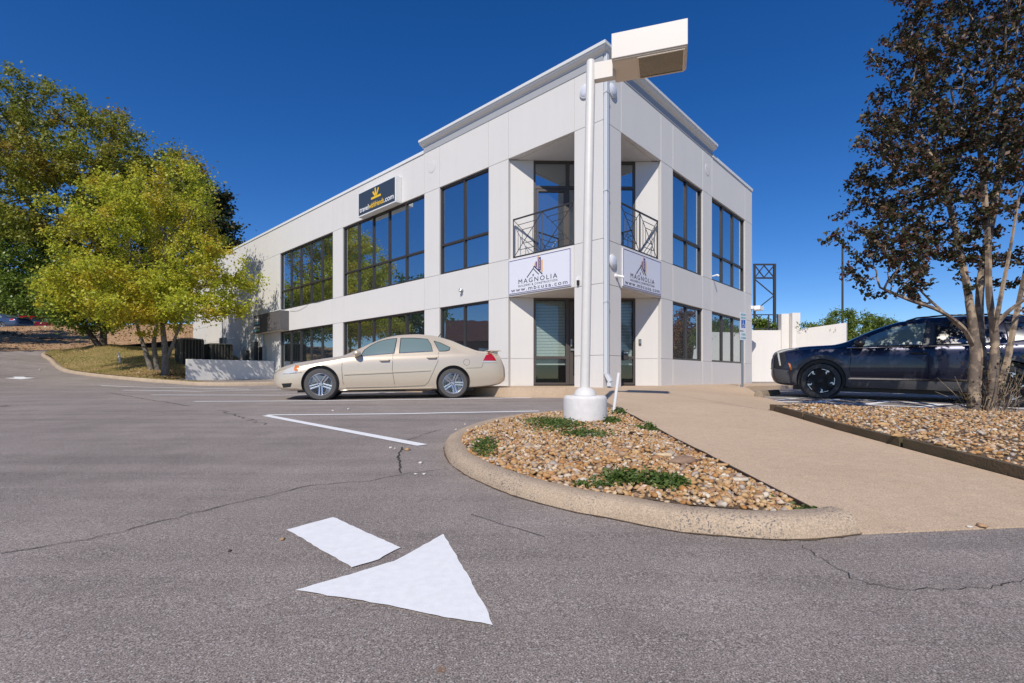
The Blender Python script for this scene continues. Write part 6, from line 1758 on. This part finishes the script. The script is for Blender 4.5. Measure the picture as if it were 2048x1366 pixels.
ml = [lob(1930, 180, 7.4, 140, 190, 2.2), lob(1850, 330, 7.3, 130, 120, 1.5), lob(1960, 0, 7.4, 150, 130, 1.3), lob(1790, 400, 7.2, 85, 85, .8), lob(1780, 525, 7.0, 90, 45, .7), lob(1850, 480, 7.4, 90, 65, .7), lob(2010, 330, 7.5, 140, 150, 1.2), lob(2080, 450, 7.3, 120, 130, .8), lob(2130, 200, 7.5, 130, 200, 1.0), lob(1780, 240, 7.3, 55, 60, .3), lob(1830, 110, 7.4, 60, 70, .5)]
cm_t = make_tree('dark-leaved multi-stemmed crape myrtle in the right gravel bed', stems, ml, 2600, .085, .75, .13, .0042, 'bark_myrtle', LF['myrtle'], 42000, .064, .058, rmin=.003, shell=.0, rmax=.105, aspect=.58, up=.2, power=2.2, trunk_r=(.088, .075, .055, .038, .032, .055, .036, .036), clusters=300, sigma=(.13, .13, .20), lean=(-.35, -.1, 0))
# shoots and dry twigs at its foot
tw_ = MB()
for k in range(70):
    a = random.uniform(-.6, 3.0); b = mb0 + Vector((random.gauss(.18, .16), random.gauss(-.02, .12), 0)); h = random.uniform(.25, .8)
    tip = b + Vector((math.cos(a) * random.uniform(.05, .35), random.gauss(0, .12), h)); tw_.tube([b, b.lerp(tip, .5) + Vector((random.gauss(0, .03), 0, .03)), tip], [.005, .004, .002], 4, cap=False)
tw_.build('shoots', 'bark_myrtle', cm_t, fix=False)
lv = [mb0 + Vector((random.gauss(.2, .22), random.gauss(-.03, .14), abs(random.gauss(.35, .22)) + .05)) for _ in range(420)] + [mb0 + Vector((random.gauss(-.22, .09), random.gauss(-.05, .08), random.uniform(.1, .32))) for _ in range(90)]
lm = leaf_mesh('shoot_leaves', np.array([tuple(v) for v in lv]), .045, LF['myrtle'], cm_t)
for o in cm_t.children: o.matrix_parent_inverse = Matrix.Translation(-Vector(cm_t.location))
# 9 shrub behind the retaining wall
sb = P(1700, 700, 20.8); sb.z = 1.0
make_tree('light green arching shrub spilling over the retaining wall', [[sb, P(1700, 680, 20.8), P(1700, 660, 20.8)], [sb, P(1660, 680, 20.6), P(1650, 655, 20.6)], [sb, P(1740, 680, 20.4), P(1750, 650, 20.4)]], [lob(1700, 645, 20.8, 55, 30, 1.5, .9), lob(1655, 660, 20.6, 45, 22, .8, .8), lob(1750, 650, 20.4, 40, 24, .9, .9), lob(1620, 652, 20.5, 25, 10, .2, .4), lob(1690, 625, 20.8, 25, 12, .4, .5), lob(1780, 645, 20.3, 22, 10, .3, .4), lob(1720, 670, 20.0, 45, 15, .7, .8)], 420, .14, 1.2, .25, .007, 'bark_dark', LF['shrub'], 11000, .10, .13, rmin=.006, rmax=.05, cat='shrub', name='shrub', aspect=.4, up=.1)
b9 = P(1530, 680, 26); b9.z = 1.5
make_tree('green shrub seen through the guard rail', [[b9, P(1530, 665, 26), P(1530, 655, 26)]], [lob(1520, 650, 26, 22, 16, 1), lob(1545, 655, 26, 14, 12, .6)], 120, .2, 1.5, .35, .008, 'bark_dark', LF['green'], 3500, .13, .16, rmin=.01, rmax=.06, cat='shrub', name='shrub')

# ================================================================== things that show only in the window reflections
def off_tree(label, x, y, h, rx, rz, lf, n=9000, size=.3):
    z0 = float(asphalt_z(x, y)) - .3
    make_tree(label, [[(x, y, z0), (x + .1, y, z0 + h * .25), (x, y + .1, z0 + h * .5)]], [(x, y, z0 + h * .62, rx, rx, rz, 2), (x + rx * .4, y + rx * .3, z0 + h * .5, rx * .7, rx * .7, rz * .7, 1), (x - rx * .4, y - rx * .3, z0 + h * .55, rx * .7, rx * .7, rz * .7, 1)], 220, .7, 4.0, 1.0, .02, 'bark_dark', lf, n, size, .5, rmin=.03, rmax=.3, group='trees mirrored in the windows')
off_tree('orange autumn tree mirrored in the right ground floor windows', 33.5, 27.0, 6.6, 3.4, 2.3, LF['orange'], 15000, .22)
off_tree('green tree mirrored in the lower left windows, beside the house', -33, 20.5, 9.0, 3.4, 3.6, LF['green'])
off_tree('olive tree mirrored in the five-pane windows', -36, 27, 11, 4.2, 4.5, LF['olive'], 10000)
off_tree('olive tree mirrored low in the two-pane window', -42, 9, 7.5, 3.0, 3.0, LF['olive'], 8000)
hs_ = thing('house', 'brown-roofed house mirrored in the lower two-pane window', 'house')
hx, hy = -38.0, 14.5; hz = float(asphalt_z(hx, hy)) - .3
M['roof_red'] = mat('red_brown_shingles', (0.12, 0.045, 0.035), .9, var=.25, vscale=3); M['brick'] = mat('brown_brick', (0.22, 0.12, 0.08), .9, var=.2, vscale=8)
MB().box((hx - 4, hy - 5, hz), (hx + 4, hy + 2.6, hz + 3.0)).build('wall', 'brick', hs_)
MB().add([(hx - 4.5, hy - 5.5, hz + 2.95), (hx + 4.5, hy - 5.5, hz + 2.95), (hx + 4.5, hy + 3.1, hz + 2.95), (hx - 4.5, hy + 3.1, hz + 2.95), (hx, hy - 5.5, hz + 5.4), (hx, hy + 3.1, hz + 5.4)], [(0, 4, 5, 3), (1, 2, 5, 4), (0, 1, 4), (2, 3, 5), (0, 3, 2, 1)]).build('roof', 'roof_red', hs_)
for k in (-3.6, -1.2, 1.0): 
    w_ = MB().box((hx + 4.0, hy + k, hz + 1.0), (hx + 4.05, hy + k + 1.1, hz + 2.3)).build('window', 'white', hs_); MB().box((hx + 4.05, hy + k + .1, hz + 1.1), (hx + 4.06, hy + k + 1.0, hz + 2.2)).build('pane', 'glass_low', w_)
rebase(hs_, (hx, hy, hz))
